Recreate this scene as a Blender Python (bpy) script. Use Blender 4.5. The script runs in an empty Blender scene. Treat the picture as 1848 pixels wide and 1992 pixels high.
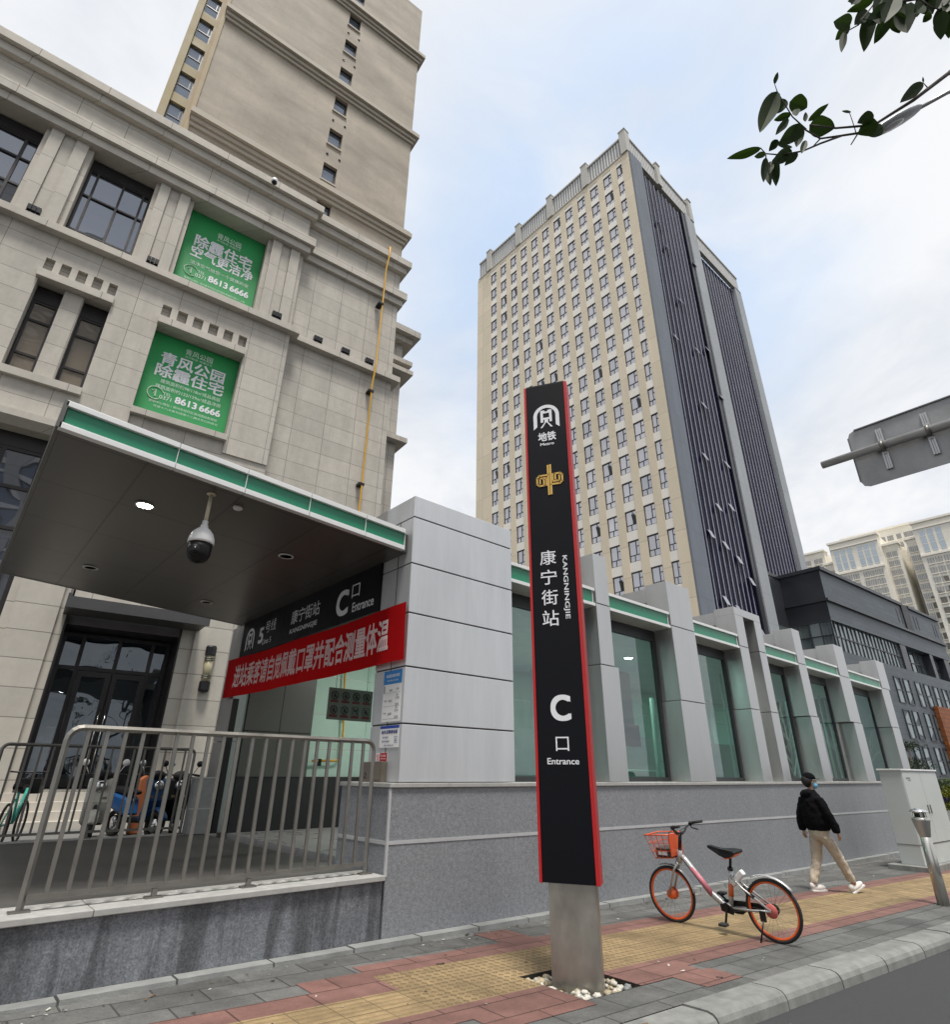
import bpy, bmesh, math, random
from mathutils import Vector, Matrix, noise
random.seed(7)
R = math.radians
sc = bpy.context.scene
COL = sc.collection
# ------------------------------------------------------------------ camera (origin = eye point, z up, x along the street, y into the block)
PIT, YAW, ROLL, FPX = R(24.43), R(48.79), R(0.57), 1118.6
fh = Vector((math.cos(YAW), math.sin(YAW), 0)); rt = Vector((math.sin(YAW), -math.cos(YAW), 0)); up = Vector((0, 0, 1))
fw = fh*math.cos(PIT) + up*math.sin(PIT); upv = -fh*math.sin(PIT) + up*math.cos(PIT)
RX = rt*math.cos(ROLL) + upv*math.sin(ROLL); UX = -rt*math.sin(ROLL) + upv*math.cos(ROLL)
cd = bpy.data.cameras.new('camera'); cam = bpy.data.objects.new('camera', cd); COL.objects.link(cam)
M = Matrix((RX, UX, -fw)).transposed().to_4x4(); cam.matrix_world = M
cd.sensor_fit = 'HORIZONTAL'; cd.sensor_width = 36; cd.lens = FPX/1848*36; cd.clip_start = .05; cd.clip_end = 3000
sc.camera = cam
sc.view_settings.view_transform = 'Standard'; sc.view_settings.look = 'None'
sc.view_settings.exposure = 0.86; sc.view_settings.gamma = 1
try:
    sc.cycles.max_bounces = 8; sc.cycles.transparent_max_bounces = 12; sc.cycles.use_denoising = True
    sc.cycles.sample_clamp_indirect = 6; sc.cycles.caustics_reflective = False; sc.cycles.caustics_refractive = False
except Exception: pass
# ------------------------------------------------------------------ sky
SUN_EL, SUN_DIR = R(71), Vector((-.5, -1.0, 0)).normalized()
w = bpy.data.worlds.new('World'); sc.world = w; w.use_nodes = True
nt = w.node_tree; N = nt.nodes; LK = nt.links; N.clear()
def nn(t, **k):
    x = N.new(t)
    for a, b in k.items(): setattr(x, a, b)
    return x
out = nn('ShaderNodeOutputWorld'); bg = nn('ShaderNodeBackground'); LK.new(bg.outputs[0], out.inputs[0])
sky = nn('ShaderNodeTexSky', sky_type='NISHITA'); sky.sun_disc = False; sky.sun_elevation = SUN_EL
sky.sun_rotation = math.atan2(SUN_DIR.x, SUN_DIR.y); sky.dust_density = 2; sky.altitude = 100
tc = nn('ShaderNodeTexCoord')
def wmath(op, a, b=None, c=None):
    x = nn('ShaderNodeMath', operation=op)
    for i, v in enumerate((a, b, c)):
        if v is None: continue
        if isinstance(v, (int, float)): x.inputs[i].default_value = v
        else: LK.new(v, x.inputs[i])
    return x.outputs[0]
sep = nn('ShaderNodeSeparateXYZ'); LK.new(tc.outputs['Generated'], sep.inputs[0])
den = wmath('MAXIMUM', wmath('ADD', sep.outputs[2], .12), .1)
cmb = nn('ShaderNodeCombineXYZ')
LK.new(wmath('DIVIDE', sep.outputs[0], den), cmb.inputs[0]); LK.new(wmath('DIVIDE', sep.outputs[1], den), cmb.inputs[1])
n1 = nn('ShaderNodeTexNoise'); n1.inputs['Scale'].default_value = 2.1; n1.inputs['Detail'].default_value = 7; n1.inputs['Roughness'].default_value = .55; n1.inputs['Distortion'].default_value = .7
LK.new(cmb.outputs[0], n1.inputs['Vector'])
# a gap in the clouds, high up beyond the office tower
gap = Vector((.63, .40, .80)).normalized()
dot = nn('ShaderNodeVectorMath', operation='DOT_PRODUCT'); LK.new(tc.outputs['Generated'], dot.inputs[0]); dot.inputs[1].default_value = gap
mr = nn('ShaderNodeMapRange', interpolation_type='SMOOTHSTEP'); LK.new(dot.outputs['Value'], mr.inputs[0])
mr.inputs[1].default_value = .90; mr.inputs[2].default_value = .995
nr = nn('ShaderNodeMapRange', interpolation_type='SMOOTHSTEP'); LK.new(n1.outputs[0], nr.inputs[0]); nr.inputs[1].default_value = .66; nr.inputs[2].default_value = .36
blue = wmath('MULTIPLY', mr.outputs[0], wmath('MULTIPLY_ADD', nr.outputs[0], .58, .17))
n2 = nn('ShaderNodeTexNoise'); n2.inputs['Scale'].default_value = 1.7; n2.inputs['Detail'].default_value = 9; n2.inputs['Roughness'].default_value = .6; n2.inputs['Distortion'].default_value = .5; LK.new(cmb.outputs[0], n2.inputs['Vector'])
cr = nn('ShaderNodeValToRGB'); LK.new(n2.outputs[0], cr.inputs[0])
cr.color_ramp.elements[0].position = .33; cr.color_ramp.elements[0].color = (.405, .43, .47, 1)
cr.color_ramp.elements[1].position = .60; cr.color_ramp.elements[1].color = (.525, .53, .54, 1)
mulsky = nn('ShaderNodeMix', data_type='RGBA', blend_type='MULTIPLY'); mulsky.inputs[0].default_value = 1
LK.new(sky.outputs[0], mulsky.inputs[6]); mulsky.inputs[7].default_value = (.085, .085, .085, 1)
addsky = nn('ShaderNodeMix', data_type='RGBA', blend_type='ADD'); addsky.inputs[0].default_value = 1
LK.new(mulsky.outputs[2], addsky.inputs[6]); addsky.inputs[7].default_value = (.19, .24, .28, 1)   # thin veil in the gap
mixs = nn('ShaderNodeMix', data_type='RGBA'); LK.new(blue, mixs.inputs[0]); LK.new(cr.outputs[0], mixs.inputs[6]); LK.new(addsky.outputs[2], mixs.inputs[7])
LK.new(mixs.outputs[2], bg.inputs[0]); bg.inputs[1].default_value = 1.0
sd = bpy.data.lights.new('sun', 'SUN'); sd.energy = 2.35; sd.angle = R(12); sd.color = (1, .955, .89)
so = bpy.data.objects.new('sun', sd); COL.objects.link(so)
so.rotation_euler = (-(SUN_DIR*math.cos(SUN_EL) + up*math.sin(SUN_EL))).to_track_quat('-Z', 'Y').to_euler()

# ------------------------------------------------------------------ materials
MATS = {}
def newmat(name):
    m = bpy.data.materials.new(name); m.use_nodes = True
    t = m.node_tree; b = t.nodes['Principled BSDF']; MATS[name] = m
    return m, t, b
def nd(t, typ, ins=None, **k):
    x = t.nodes.new(typ)
    for a, v in k.items(): setattr(x, a, v)
    for i, v in (ins or {}).items():
        if hasattr(v, 'is_linked') or hasattr(v, 'links'): t.links.new(v, x.inputs[i])
        else: x.inputs[i].default_value = v
    return x
def c4(c): return (c[0], c[1], c[2], 1)
def scl(c, f): return tuple(min(1, v*f) for v in c)
def mat(name, col, rough=.6, metal=0, var=.1, vs=2.5, bump=0, bs=80, spec=.5, aniso=None):
    m, t, b = newmat(name); L = t.links
    tcn = nd(t, 'ShaderNodeTexCoord'); vec = tcn.outputs['Object']
    if aniso: vec = nd(t, 'ShaderNodeMapping', {0: vec, 3: aniso}).outputs[0]
    if var:
        n_ = nd(t, 'ShaderNodeTexNoise', {'Vector': vec, 'Scale': vs, 'Detail': 6, 'Roughness': .62})
        r_ = nd(t, 'ShaderNodeMapRange', {0: n_.outputs[0], 1: .28, 2: .72})
        x = nd(t, 'ShaderNodeMix', {0: r_.outputs[0], 6: c4(scl(col, 1-var)), 7: c4(scl(col, 1+var))}, data_type='RGBA')
        L.new(x.outputs[2], b.inputs['Base Color'])
        rr = nd(t, 'ShaderNodeMapRange', {0: n_.outputs[0], 1: .3, 2: .7, 3: max(0, rough-.08), 4: min(1, rough+.08)}); L.new(rr.outputs[0], b.inputs['Roughness'])
    else:
        b.inputs['Base Color'].default_value = c4(col); b.inputs['Roughness'].default_value = rough
    b.inputs['Metallic'].default_value = metal; b.inputs['Specular IOR Level'].default_value = spec
    if bump:
        n_ = nd(t, 'ShaderNodeTexNoise', {'Vector': vec, 'Scale': bs, 'Detail': 4})
        L.new(nd(t, 'ShaderNodeBump', {'Strength': bump, 'Distance': .02, 'Height': n_.outputs[0]}).outputs[0], b.inputs['Normal'])
    return m
def stone(name, col, bw, bh, ms, ph=(0, 0), joint=.35, var=.07, stain=.22, offset=0, rough=.75, spk=0, stain_sc=(1.2, .18), uv=False, cvar=.05, spkscale=170, streak=None):
    """cladding panels: joints and panel-to-panel variation from a brick texture on (x+y, z), plus run-off stains and speckle"""
    m, t, b = newmat(name); L = t.links
    tcn = nd(t, 'ShaderNodeTexCoord')
    if uv: base = tcn.outputs['UV']
    else:
        s = nd(t, 'ShaderNodeSeparateXYZ', {0: tcn.outputs['Object']})
        a = nd(t, 'ShaderNodeMath', {0: s.outputs[0], 1: s.outputs[1]}, operation='ADD')
        base = nd(t, 'ShaderNodeCombineXYZ', {0: a.outputs[0], 1: s.outputs[2]}).outputs[0]
    mp = nd(t, 'ShaderNodeMapping', {0: base, 1: (-ph[0], -ph[1], 0)})
    br = nd(t, 'ShaderNodeTexBrick', {'Vector': mp.outputs[0], 'Color1': c4(scl(col, 1-cvar)), 'Color2': c4(scl(col, 1+cvar)), 'Mortar': c4(scl(col, joint)), 'Scale': 1, 'Mortar Size': ms, 'Mortar Smooth': .2, 'Bias': 0, 'Brick Width': bw, 'Row Height': bh})
    br.offset = offset; br.offset_frequency = 2; br.squash = 1
    ob = tcn.outputs['Object'] if not uv else nd(t, 'ShaderNodeMapping', {0: base}).outputs[0]
    n_ = nd(t, 'ShaderNodeTexNoise', {'Vector': ob, 'Scale': 5, 'Detail': 7, 'Roughness': .65})
    r1 = nd(t, 'ShaderNodeMapRange', {0: n_.outputs[0], 1: .3, 2: .7, 3: 1-var, 4: 1+var})
    st = nd(t, 'ShaderNodeMapping', {0: base, 3: (stain_sc[0], stain_sc[1], 1)})
    n2 = nd(t, 'ShaderNodeTexNoise', {'Vector': st.outputs[0], 'Scale': 1.6, 'Detail': 8, 'Roughness': .68})
    r2 = nd(t, 'ShaderNodeMapRange', {0: n2.outputs[0], 1: .42, 2: .74, 3: 1, 4: 1-stain})
    v = nd(t, 'ShaderNodeMath', {0: r1.outputs[0], 1: r2.outputs[0]}, operation='MULTIPLY').outputs[0]
    if spk:
        n3 = nd(t, 'ShaderNodeTexNoise', {'Vector': ob, 'Scale': spkscale, 'Detail': 2, 'Roughness': .7})
        r3 = nd(t, 'ShaderNodeMapRange', {0: n3.outputs[0], 1: .33, 2: .67, 3: 1-spk, 4: 1+spk})
        n4 = nd(t, 'ShaderNodeTexNoise', {'Vector': ob, 'Scale': spkscale*.35, 'Detail': 2, 'Roughness': .7})
        r4 = nd(t, 'ShaderNodeMapRange', {0: n4.outputs[0], 1: .35, 2: .65, 3: 1-spk*.55, 4: 1+spk*.55})
        v = nd(t, 'ShaderNodeMath', {0: v, 1: nd(t, 'ShaderNodeMath', {0: r3.outputs[0], 1: r4.outputs[0]}, operation='MULTIPLY').outputs[0]}, operation='MULTIPLY').outputs[0]
    if streak:
        v = streak(t, tcn, v)
    mx = nd(t, 'ShaderNodeVectorMath', {0: br.outputs[0]}, operation='SCALE'); L.new(v, mx.inputs['Scale'])
    L.new(mx.outputs[0], b.inputs['Base Color']); b.inputs['Roughness'].default_value = rough; b.inputs['Specular IOR Level'].default_value = .35
    h = nd(t, 'ShaderNodeMath', {0: br.outputs['Fac'], 1: -1.0}, operation='MULTIPLY')
    L.new(nd(t, 'ShaderNodeBump', {'Strength': .5, 'Distance': .01, 'Height': h.outputs[0]}).outputs[0], b.inputs['Normal'])
    return m
def darkglass(name, tint=(.02, .025, .03), refl=(.75, .8, .88), f0=.25, wave=.25, ws=.9, rnd=0):
    """window pane: mirror-like reflection over a dark room, slightly wavy like real glazing"""
    m, t, b = newmat(name); L = t.links; t.nodes.remove(b)
    o = t.nodes['Material Output']; tcn = nd(t, 'ShaderNodeTexCoord')
    n_ = nd(t, 'ShaderNodeTexNoise', {'Vector': tcn.outputs['Object'], 'Scale': ws, 'Detail': 1})
    bp = nd(t, 'ShaderNodeBump', {'Strength': wave, 'Distance': .05, 'Height': n_.outputs[0]})
    g = nd(t, 'ShaderNodeBsdfGlossy', {'Color': c4(refl), 'Roughness': .015, 'Normal': bp.outputs[0]})
    d = nd(t, 'ShaderNodeBsdfDiffuse', {'Color': c4(tint)})
    if rnd:
        oi = nd(t, 'ShaderNodeObjectInfo'); rr = nd(t, 'ShaderNodeMapRange', {0: oi.outputs['Random'], 3: .4, 4: 1+rnd})
        sv = nd(t, 'ShaderNodeVectorMath', {0: tint}, operation='SCALE'); L.new(rr.outputs[0], sv.inputs['Scale']); L.new(sv.outputs[0], d.inputs[0])
    ge = nd(t, 'ShaderNodeNewGeometry'); io = nd(t, 'ShaderNodeMapRange', {0: ge.outputs['Backfacing'], 3: 1.5, 4: .6667})
    fr = nd(t, 'ShaderNodeFresnel', {'IOR': io.outputs[0], 'Normal': bp.outputs[0]})
    f = nd(t, 'ShaderNodeMath', {0: fr.outputs[0], 1: 1-f0, 2: f0}, operation='MULTIPLY_ADD'); f.use_clamp = True
    L.new(nd(t, 'ShaderNodeMixShader', {0: f.outputs[0], 1: d.outputs[0], 2: g.outputs[0]}).outputs[0], o.inputs[0])
    return m
def clearglass(name, tint, f0=.08):
    m, t, b = newmat(name); L = t.links; t.nodes.remove(b); o = t.nodes['Material Output']
    tr = nd(t, 'ShaderNodeBsdfTransparent', {0: c4(tint)}); g = nd(t, 'ShaderNodeBsdfGlossy', {'Color': (.9, .95, .95, 1), 'Roughness': .01})
    ge = nd(t, 'ShaderNodeNewGeometry'); io = nd(t, 'ShaderNodeMapRange', {0: ge.outputs['Backfacing'], 3: 1.5, 4: .6667})
    fr = nd(t, 'ShaderNodeFresnel', {'IOR': io.outputs[0]})
    f = nd(t, 'ShaderNodeMath', {0: fr.outputs[0], 1: 1, 2: f0}, operation='MULTIPLY_ADD'); f.use_clamp = True
    L.new(nd(t, 'ShaderNodeMixShader', {0: f.outputs[0], 1: tr.outputs[0], 2: g.outputs[0]}).outputs[0], o.inputs[0])
    return m
def emit(name, col, s):
    m, t, b = newmat(name); b.inputs['Emission Color'].default_value = c4(col); b.inputs['Emission Strength'].default_value = s
    return m

# ------------------------------------------------------------------ mesh helpers
class MB:
    def __init__(s): s.v = []; s.f = []; s.mi = []; s.uv = {}; s.sm = []
    def face(s, pts, mi=0, smooth=False, uv=None):
        k = len(s.v); s.v += [tuple(p) for p in pts]; s.f.append(tuple(range(k, k+len(pts)))); s.mi.append(mi); s.sm.append(smooth)
        if uv: s.uv[len(s.f)-1] = uv
    def box(s, x0, x1, y0, y1, z0, z1, mi=0):
        if x0 > x1: x0, x1 = x1, x0
        if y0 > y1: y0, y1 = y1, y0
        if z0 > z1: z0, z1 = z1, z0
        k = len(s.v)
        s.v += [(x0,y0,z0),(x1,y0,z0),(x1,y1,z0),(x0,y1,z0),(x0,y0,z1),(x1,y0,z1),(x1,y1,z1),(x0,y1,z1)]
        for q in ((3,2,1,0),(4,5,6,7),(0,1,5,4),(1,2,6,5),(2,3,7,6),(3,0,4,7)): s.f.append(tuple(k+i for i in q)); s.mi.append(mi); s.sm.append(False)
        return s
    def obox(s, c, ax, ay, az, mi=0):
        """oriented box: centre and three half-extent vectors"""
        c, ax, ay, az = map(Vector, (c, ax, ay, az)); k = len(s.v)
        for dz in (-1, 1):
            for dx, dy in ((-1,-1),(1,-1),(1,1),(-1,1)): s.v.append(tuple(c+ax*dx+ay*dy+az*dz))
        for q in ((3,2,1,0),(4,5,6,7),(0,1,5,4),(1,2,6,5),(2,3,7,6),(3,0,4,7)): s.f.append(tuple(k+i for i in q)); s.mi.append(mi); s.sm.append(False)
        return s
    def bar(s, a, b, wd, hd, upd=(0, 0, 1), mi=0):
        a, b = Vector(a), Vector(b); d = (b-a); u = Vector(upd); sdv = d.cross(u).normalized(); u2 = sdv.cross(d).normalized()
        return s.obox((a+b)/2, d/2, sdv*wd/2, u2*hd/2, mi)
    def prism(s, pts, y0, y1, mi=0, axis='y'):
        """outline in (x,z) (axis y) or (y,z) (axis x) or (x,y) (axis z), extruded"""
        def P(p, t): return {'y': (p[0], t, p[1]), 'x': (t, p[0], p[1]), 'z': (p[0], p[1], t)}[axis]
        k = len(s.v); n = len(pts)
        s.v += [P(p, y0) for p in pts] + [P(p, y1) for p in pts]
        s.f.append(tuple(range(k, k+n))); s.f.append(tuple(range(k+2*n-1, k+n-1, -1))); s.mi += [mi, mi]; s.sm += [False, False]
        for i in range(n):
            j = (i+1) % n; s.f.append((k+j, k+i, k+n+i, k+n+j)); s.mi.append(mi); s.sm.append(False)
        return s
    def tube(s, pts, r, n=10, mi=0, cap=True, closed=False, flat=1.0):
        pts = [Vector(p) for p in pts]; rs = r if isinstance(r, (list, tuple)) else [r]*len(pts); k = len(s.v); m = len(pts)
        ref = None
        for i, p in enumerate(pts):
            if closed: d = (pts[(i+1) % m]-pts[i-1])
            else: d = (pts[min(i+1, m-1)]-pts[max(i-1, 0)])
            d.normalize()
            if ref is None:
                ref = Vector((0, 0, 1)) if abs(d.z) < .9 else Vector((1, 0, 0))
            a = d.cross(ref)
            if a.length < 1e-4: a = d.cross(Vector((.3, 1, .2)))
            a.normalize(); b = a.cross(d); ref = b.copy()
            for j in range(n):
                t = 2*math.pi*j/n; s.v.append(tuple(p + (a*math.cos(t) + b*math.sin(t)*flat)*rs[i]))
        for i in range(m if closed else m-1):
            for j in range(n):
                a0 = k+i*n+j; a1 = k+i*n+(j+1) % n; b0 = k+((i+1) % m)*n+j; b1 = k+((i+1) % m)*n+(j+1) % n
                s.f.append((a0, a1, b1, b0)); s.mi.append(mi); s.sm.append(n > 5)
        if cap and not closed:
            s.f.append(tuple(k+j for j in range(n-1, -1, -1))); s.f.append(tuple(k+(m-1)*n+j for j in range(n))); s.mi += [mi, mi]; s.sm += [False, False]
        return s
    def lathe(s, prof, c=(0, 0, 0), n=24, mi=0, axis='z', smooth=True, cap=True):
        k = len(s.v); c = Vector(c)
        for r_, h in prof:
            for j in range(n):
                t = 2*math.pi*j/n; a, b = r_*math.cos(t), r_*math.sin(t)
                s.v.append(tuple(c + Vector({'z': (a, b, h), 'x': (h, a, b), 'y': (b, h, a)}[axis])))
        for i in range(len(prof)-1):
            for j in range(n):
                s.f.append((k+i*n+j, k+i*n+(j+1) % n, k+(i+1)*n+(j+1) % n, k+(i+1)*n+j)); s.mi.append(mi); s.sm.append(smooth)
        if cap and prof[0][0] > 1e-5: s.f.append(tuple(k+j for j in range(n-1, -1, -1))); s.mi.append(mi); s.sm.append(False)
        if cap and prof[-1][0] > 1e-5: s.f.append(tuple(k+(len(prof)-1)*n+j for j in range(n))); s.mi.append(mi); s.sm.append(False)
        return s
    def ball(s, c, rx, ry, rz, n=16, m=10, mi=0, jit=0, seed=0):
        k = len(s.v); c = Vector(c)
        for i in range(m+1):
            ph = math.pi*i/m
            for j in range(n):
                t = 2*math.pi*j/n; d = Vector((math.sin(ph)*math.cos(t), math.sin(ph)*math.sin(t), math.cos(ph)))
                f = 1 + jit*noise.noise(d*1.6+Vector((seed*3.1, seed*1.7, seed)))
                s.v.append((c.x+d.x*rx*f, c.y+d.y*ry*f, c.z+d.z*rz*f))
        for i in range(m):
            for j in range(n):
                s.f.append((k+i*n+j, k+(i+1)*n+j, k+(i+1)*n+(j+1) % n, k+i*n+(j+1) % n)); s.mi.append(mi); s.sm.append(True)
        return s
    def xform(s, Mx, k0=0):
        for i in range(k0, len(s.v)): s.v[i] = tuple(Mx @ Vector(s.v[i]))
        return s
    def build(s, name, m, parent=None, bevel=0, weld=False):
        me = bpy.data.meshes.new(name); me.from_pydata(s.v, [], s.f)
        for q in (m if isinstance(m, (list, tuple)) else [m]): me.materials.append(q)
        me.polygons.foreach_set('material_index', s.mi); me.polygons.foreach_set('use_smooth', s.sm)
        if s.uv:
            ul = me.uv_layers.new(name='UVMap')
            for fi, uvs in s.uv.items():
                p = me.polygons[fi]
                for li, q in zip(p.loop_indices, uvs): ul.data[li].uv = q
        bm = bmesh.new(); bm.from_mesh(me)
        if weld: bmesh.ops.remove_doubles(bm, verts=bm.verts, dist=1e-5)
        if not s.uv: bmesh.ops.recalc_face_normals(bm, faces=bm.faces)
        bm.to_mesh(me); bm.free()
        o = bpy.data.objects.new(name, me); COL.objects.link(o)
        if parent: o.parent = parent
        if bevel:
            b = o.modifiers.new('bevel', 'BEVEL'); b.width = bevel; b.segments = 2; b.limit_method = 'ANGLE'; b.angle_limit = R(40)
        return o
def tag(o, label=None, cat=None, group=None, kind=None):
    if label: o['label'] = label
    if cat: o['category'] = cat
    if group: o['group'] = group
    if kind: o['kind'] = kind
    return o
def thing(name, label, cat, loc=(0, 0, 0), rz=0, group=None):
    o = bpy.data.objects.new(name, None); COL.objects.link(o); o.location = loc; o.rotation_euler = (0, 0, rz); o.empty_display_size = .2
    return tag(o, label, cat, group)
def copy_tree(o, parent=None, sub=False):
    c = o.copy(); COL.objects.link(c); c.parent = parent
    for ch in list(o.children): copy_tree(ch, c, True)
    return c
def glyphs(s, res=3, bold=0):
    cu = bpy.data.curves.new('lettering', 'FONT'); cu.body = s; cu.size = 1; cu.resolution_u = res; cu.offset = bold; cu.fill_mode = 'FRONT'
    o = bpy.data.objects.new('lettering', cu); COL.objects.link(o)
    dg = bpy.context.evaluated_depsgraph_get(); me = bpy.data.meshes.new_from_object(o.evaluated_get(dg))
    bpy.data.objects.remove(o); bpy.data.curves.remove(cu)
    return me
def letter_into(mb, s, c, w_, h_, xd, yd, mi=0, bold=0, rot=0, lift=.003):
    """flat lettering fitted to a w x h box centred on c, reading along xd with up yd"""
    me = glyphs(s, 6 if s.isascii() and len(s) < 12 else 2); xs = [v.co.x for v in me.vertices]; ys = [v.co.y for v in me.vertices]
    x0, x1, y0, y1 = min(xs), max(xs), min(ys), max(ys); xd, yd, c = Vector(xd).normalized(), Vector(yd).normalized(), Vector(c); nz = xd.cross(yd)
    if rot: xd, yd = -yd, xd     # turned a quarter clockwise: reads downwards
    kx = w_/(x1-x0+2*bold); ky = h_/(y1-y0+2*bold)
    # heavier weights: the same glyph laid down again slightly shifted
    for q, (dx, dy) in enumerate(((0, 0),) if not bold else ((0, 0), (1, .9), (-1, .9), (1, -.9), (-1, -.9))):
        k = len(mb.v); l_ = lift*(1+.08*q)
        for v in me.vertices: mb.v.append(tuple(c + xd*((v.co.x+dx*bold-(x0+x1)/2)*kx) + yd*((v.co.y+dy*bold-(y0+y1)/2)*ky) + nz*l_))
        for p in me.polygons: mb.f.append(tuple(k+i for i in p.vertices)); mb.mi.append(mi); mb.sm.append(False)
    bpy.data.meshes.remove(me)
    return mb
def lettering(s, c, w_, h_, xd, yd, m, parent, bold=0, rot=0, name='lettering', lift=.003):
    return letter_into(MB(), s, c, w_, h_, xd, yd, 0, bold, rot, lift).build(name, m, parent)
# ------------------------------------------------------------------ palette
alu = mat('aluminium_panel', (.565, .58, .595), .40, .5, .10, 2.2, .02, 200, aniso=(1.6, 1.6, .22))
alu_dark = mat('brushed_aluminium', (.47, .475, .475), .36, .75, .09, 2.2, aniso=(1.6, 1.6, .22))
steel = mat('stainless_steel', (.52, .51, .48), .32, .95, .14, 3, .02, 120, aniso=(1, 1, .15))
steel_dk = mat('dull_steel', (.215, .208, .19), .45, .8, .15, 4, .03, 90)
white_metal = mat('white_metal', (.72, .73, .73), .35, .1, .04)
green_band = mat('green_band', (.008, .20, .105), .35, 0, .05)
green_dark = mat('dark_green_edge', (.006, .12, .065), .4)
black_metal = mat('black_metal', (.012, .012, .014), .35, .3, .15)
black_plastic = mat('black_plastic', (.009, .009, .010), .45, 0, .15, spec=.25)
rubber = mat('rubber', (.02, .02, .02), .75, 0, .2)
white_ink = mat('white_lettering', (.74, .75, .78), .5, 0, .03)
dark_ink = mat('dark_lettering', (.03, .03, .035), .5, 0, 0)
grey_ink = mat('grey_lettering', (.16, .17, .20), .5, 0, 0)
red_paint = mat('red_paint', (.43, .008, .010), .45, 0, .05)
chrome = mat('chrome', (.7, .7, .7), .12, 1, .05)
white_paint = mat('white_paint', (.78, .78, .77), .4, 0, .04)
seam = mat('dark_seam', (.035, .037, .04), .7, 0, 0)
orange = mat('orange_paint', (.75, .115, .018), .4, 0, .08)
blue_paint = mat('blue_paint', (.015, .085, .25), .35, 0, .05)
yellow_paint = mat('yellow_paint', (.62, .34, .02), .45, 0, .1)
# ------------------------------------------------------------------ ground
def zg(x): return -1.5 - .02*max(-30, min(x, 26))
SK = .075
def PV(u, v, dz=0): return (u, v-SK*u, zg(u)+dz)
def wall_stain(t, tcn, v):
    # damp run-off marks below the terrace coping, wider towards the pavement
    s = nd(t, 'ShaderNodeSeparateXYZ', {0: tcn.outputs['Object']})
    mp = nd(t, 'ShaderNodeMapping', {0: tcn.outputs['Object'], 3: (2.6, 1, .35)})
    n_ = nd(t, 'ShaderNodeTexNoise', {'Vector': mp.outputs[0], 'Scale': 1.5, 'Detail': 9, 'Roughness': .62, 'Distortion': .8})
    a = nd(t, 'ShaderNodeMapRange', {0: s.outputs[2], 1: .62, 2: -.3, 3: .75, 4: 1})
    b_ = nd(t, 'ShaderNodeMapRange', {0: n_.outputs[0], 1: .44, 2: .62}, interpolation_type='SMOOTHSTEP')
    p = nd(t, 'ShaderNodeMath', {0: a.outputs[0], 1: b_.outputs[0]}, operation='MULTIPLY')
    q = nd(t, 'ShaderNodeMath', {0: p.outputs[0], 1: -.62, 2: 1}, operation='MULTIPLY_ADD')
    return nd(t, 'ShaderNodeMath', {0: v, 1: q.outputs[0]}, operation='MULTIPLY').outputs[0]
granite = stone('grey_granite', (.228, .24, .258), 4.6, 3.0, .004, (0, -3.3), .8, .06, .10, spk=.27, spkscale=62, stain_sc=(1.4, .3), rough=.5)
granite_wet = stone('stained_granite', (.195, .208, .228), 4.6, 3.0, .004, (1.2, -3.3), .8, .06, .15, spk=.34, spkscale=62, streak=wall_stain, stain_sc=(1.4, .3), rough=.5)
coping_stone = mat('pale_granite', (.36, .36, .345), .65, 0, .14, 9, .1, 120)
paver = stone('grey_paver', (.122, .123, .118), .6, .3, .008, (0, .05), .42, .2, .42, offset=.5, uv=True, cvar=.22, stain_sc=(.8, .8), spk=.14, spkscale=60)
redpaver = stone('red_paver', (.19, .10, .085), .6, .3, .008, (0, .09), .42, .16, .35, offset=.5, uv=True, cvar=.13, stain_sc=(.8, .8), spk=.1, spkscale=60)
def tactile(name, dots):
    m = stone(name, (.285, .205, .108), .3, .3, .006, (0, .09), .62, .22, .5, uv=True, cvar=.12, stain_sc=(.9, .9), spk=.1, spkscale=60)
    t = m.node_tree; b = t.nodes['Principled BSDF']
    uv = nd(t, 'ShaderNodeTexCoord').outputs['UV']; s = nd(t, 'ShaderNodeSeparateXYZ', {0: uv}); k = 2*math.pi/.075
    def wave(o): return nd(t, 'ShaderNodeMath', {0: nd(t, 'ShaderNodeMath', {0: o, 1: k}, operation='MULTIPLY').outputs[0]}, operation='COSINE').outputs[0]
    if dots: h = nd(t, 'ShaderNodeMath', {0: wave(s.outputs[0]), 1: wave(s.outputs[1])}, operation='ADD').outputs[0]; lo, hi = .5, 1.3
    else: h = wave(s.outputs[1]); lo, hi = .1, .7
    h = nd(t, 'ShaderNodeMapRange', {0: h, 1: lo, 2: hi}, interpolation_type='SMOOTHSTEP').outputs[0]
    nrm = b.inputs['Normal'].links[0].from_node
    t.links.new(nd(t, 'ShaderNodeBump', {'Strength': 1 if dots else .6, 'Distance': .012, 'Height': h, 'Normal': nrm.outputs[0]}).outputs[0], b.inputs['Normal'])
    old = b.inputs['Base Color'].links[0].from_socket       # dot and bar tops mixed towards a darker brown
    mx = nd(t, 'ShaderNodeMix', {0: nd(t, 'ShaderNodeMath', {0: h, 1: .75 if dots else .3}, operation='MULTIPLY').outputs[0], 6: old, 7: (.17, .12, .06, 1)}, data_type='RGBA')
    t.links.new(mx.outputs[2], b.inputs['Base Color'])
    return m
tac_dots = tactile('tactile_dots', True); tac_bars = tactile('tactile_bars', False)
asphalt = mat('asphalt', (.043, .044, .047), .85, 0, .18, 22, .6, 190)
t_ = asphalt.node_tree
earth = mat('ground', (.10, .10, .095), .9, 0, .2, .05)
kerb_stone = mat('kerb_stone', (.20, .203, .193), .75, 0, .30, 3.2, .25, 70, aniso=(1.6, 1.6, .5))
g_ = MB(); g_.box(-1500, 1500, -1500, 1500, -2.6, -2.4); tag(g_.build('ground', earth), kind='structure')
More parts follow.
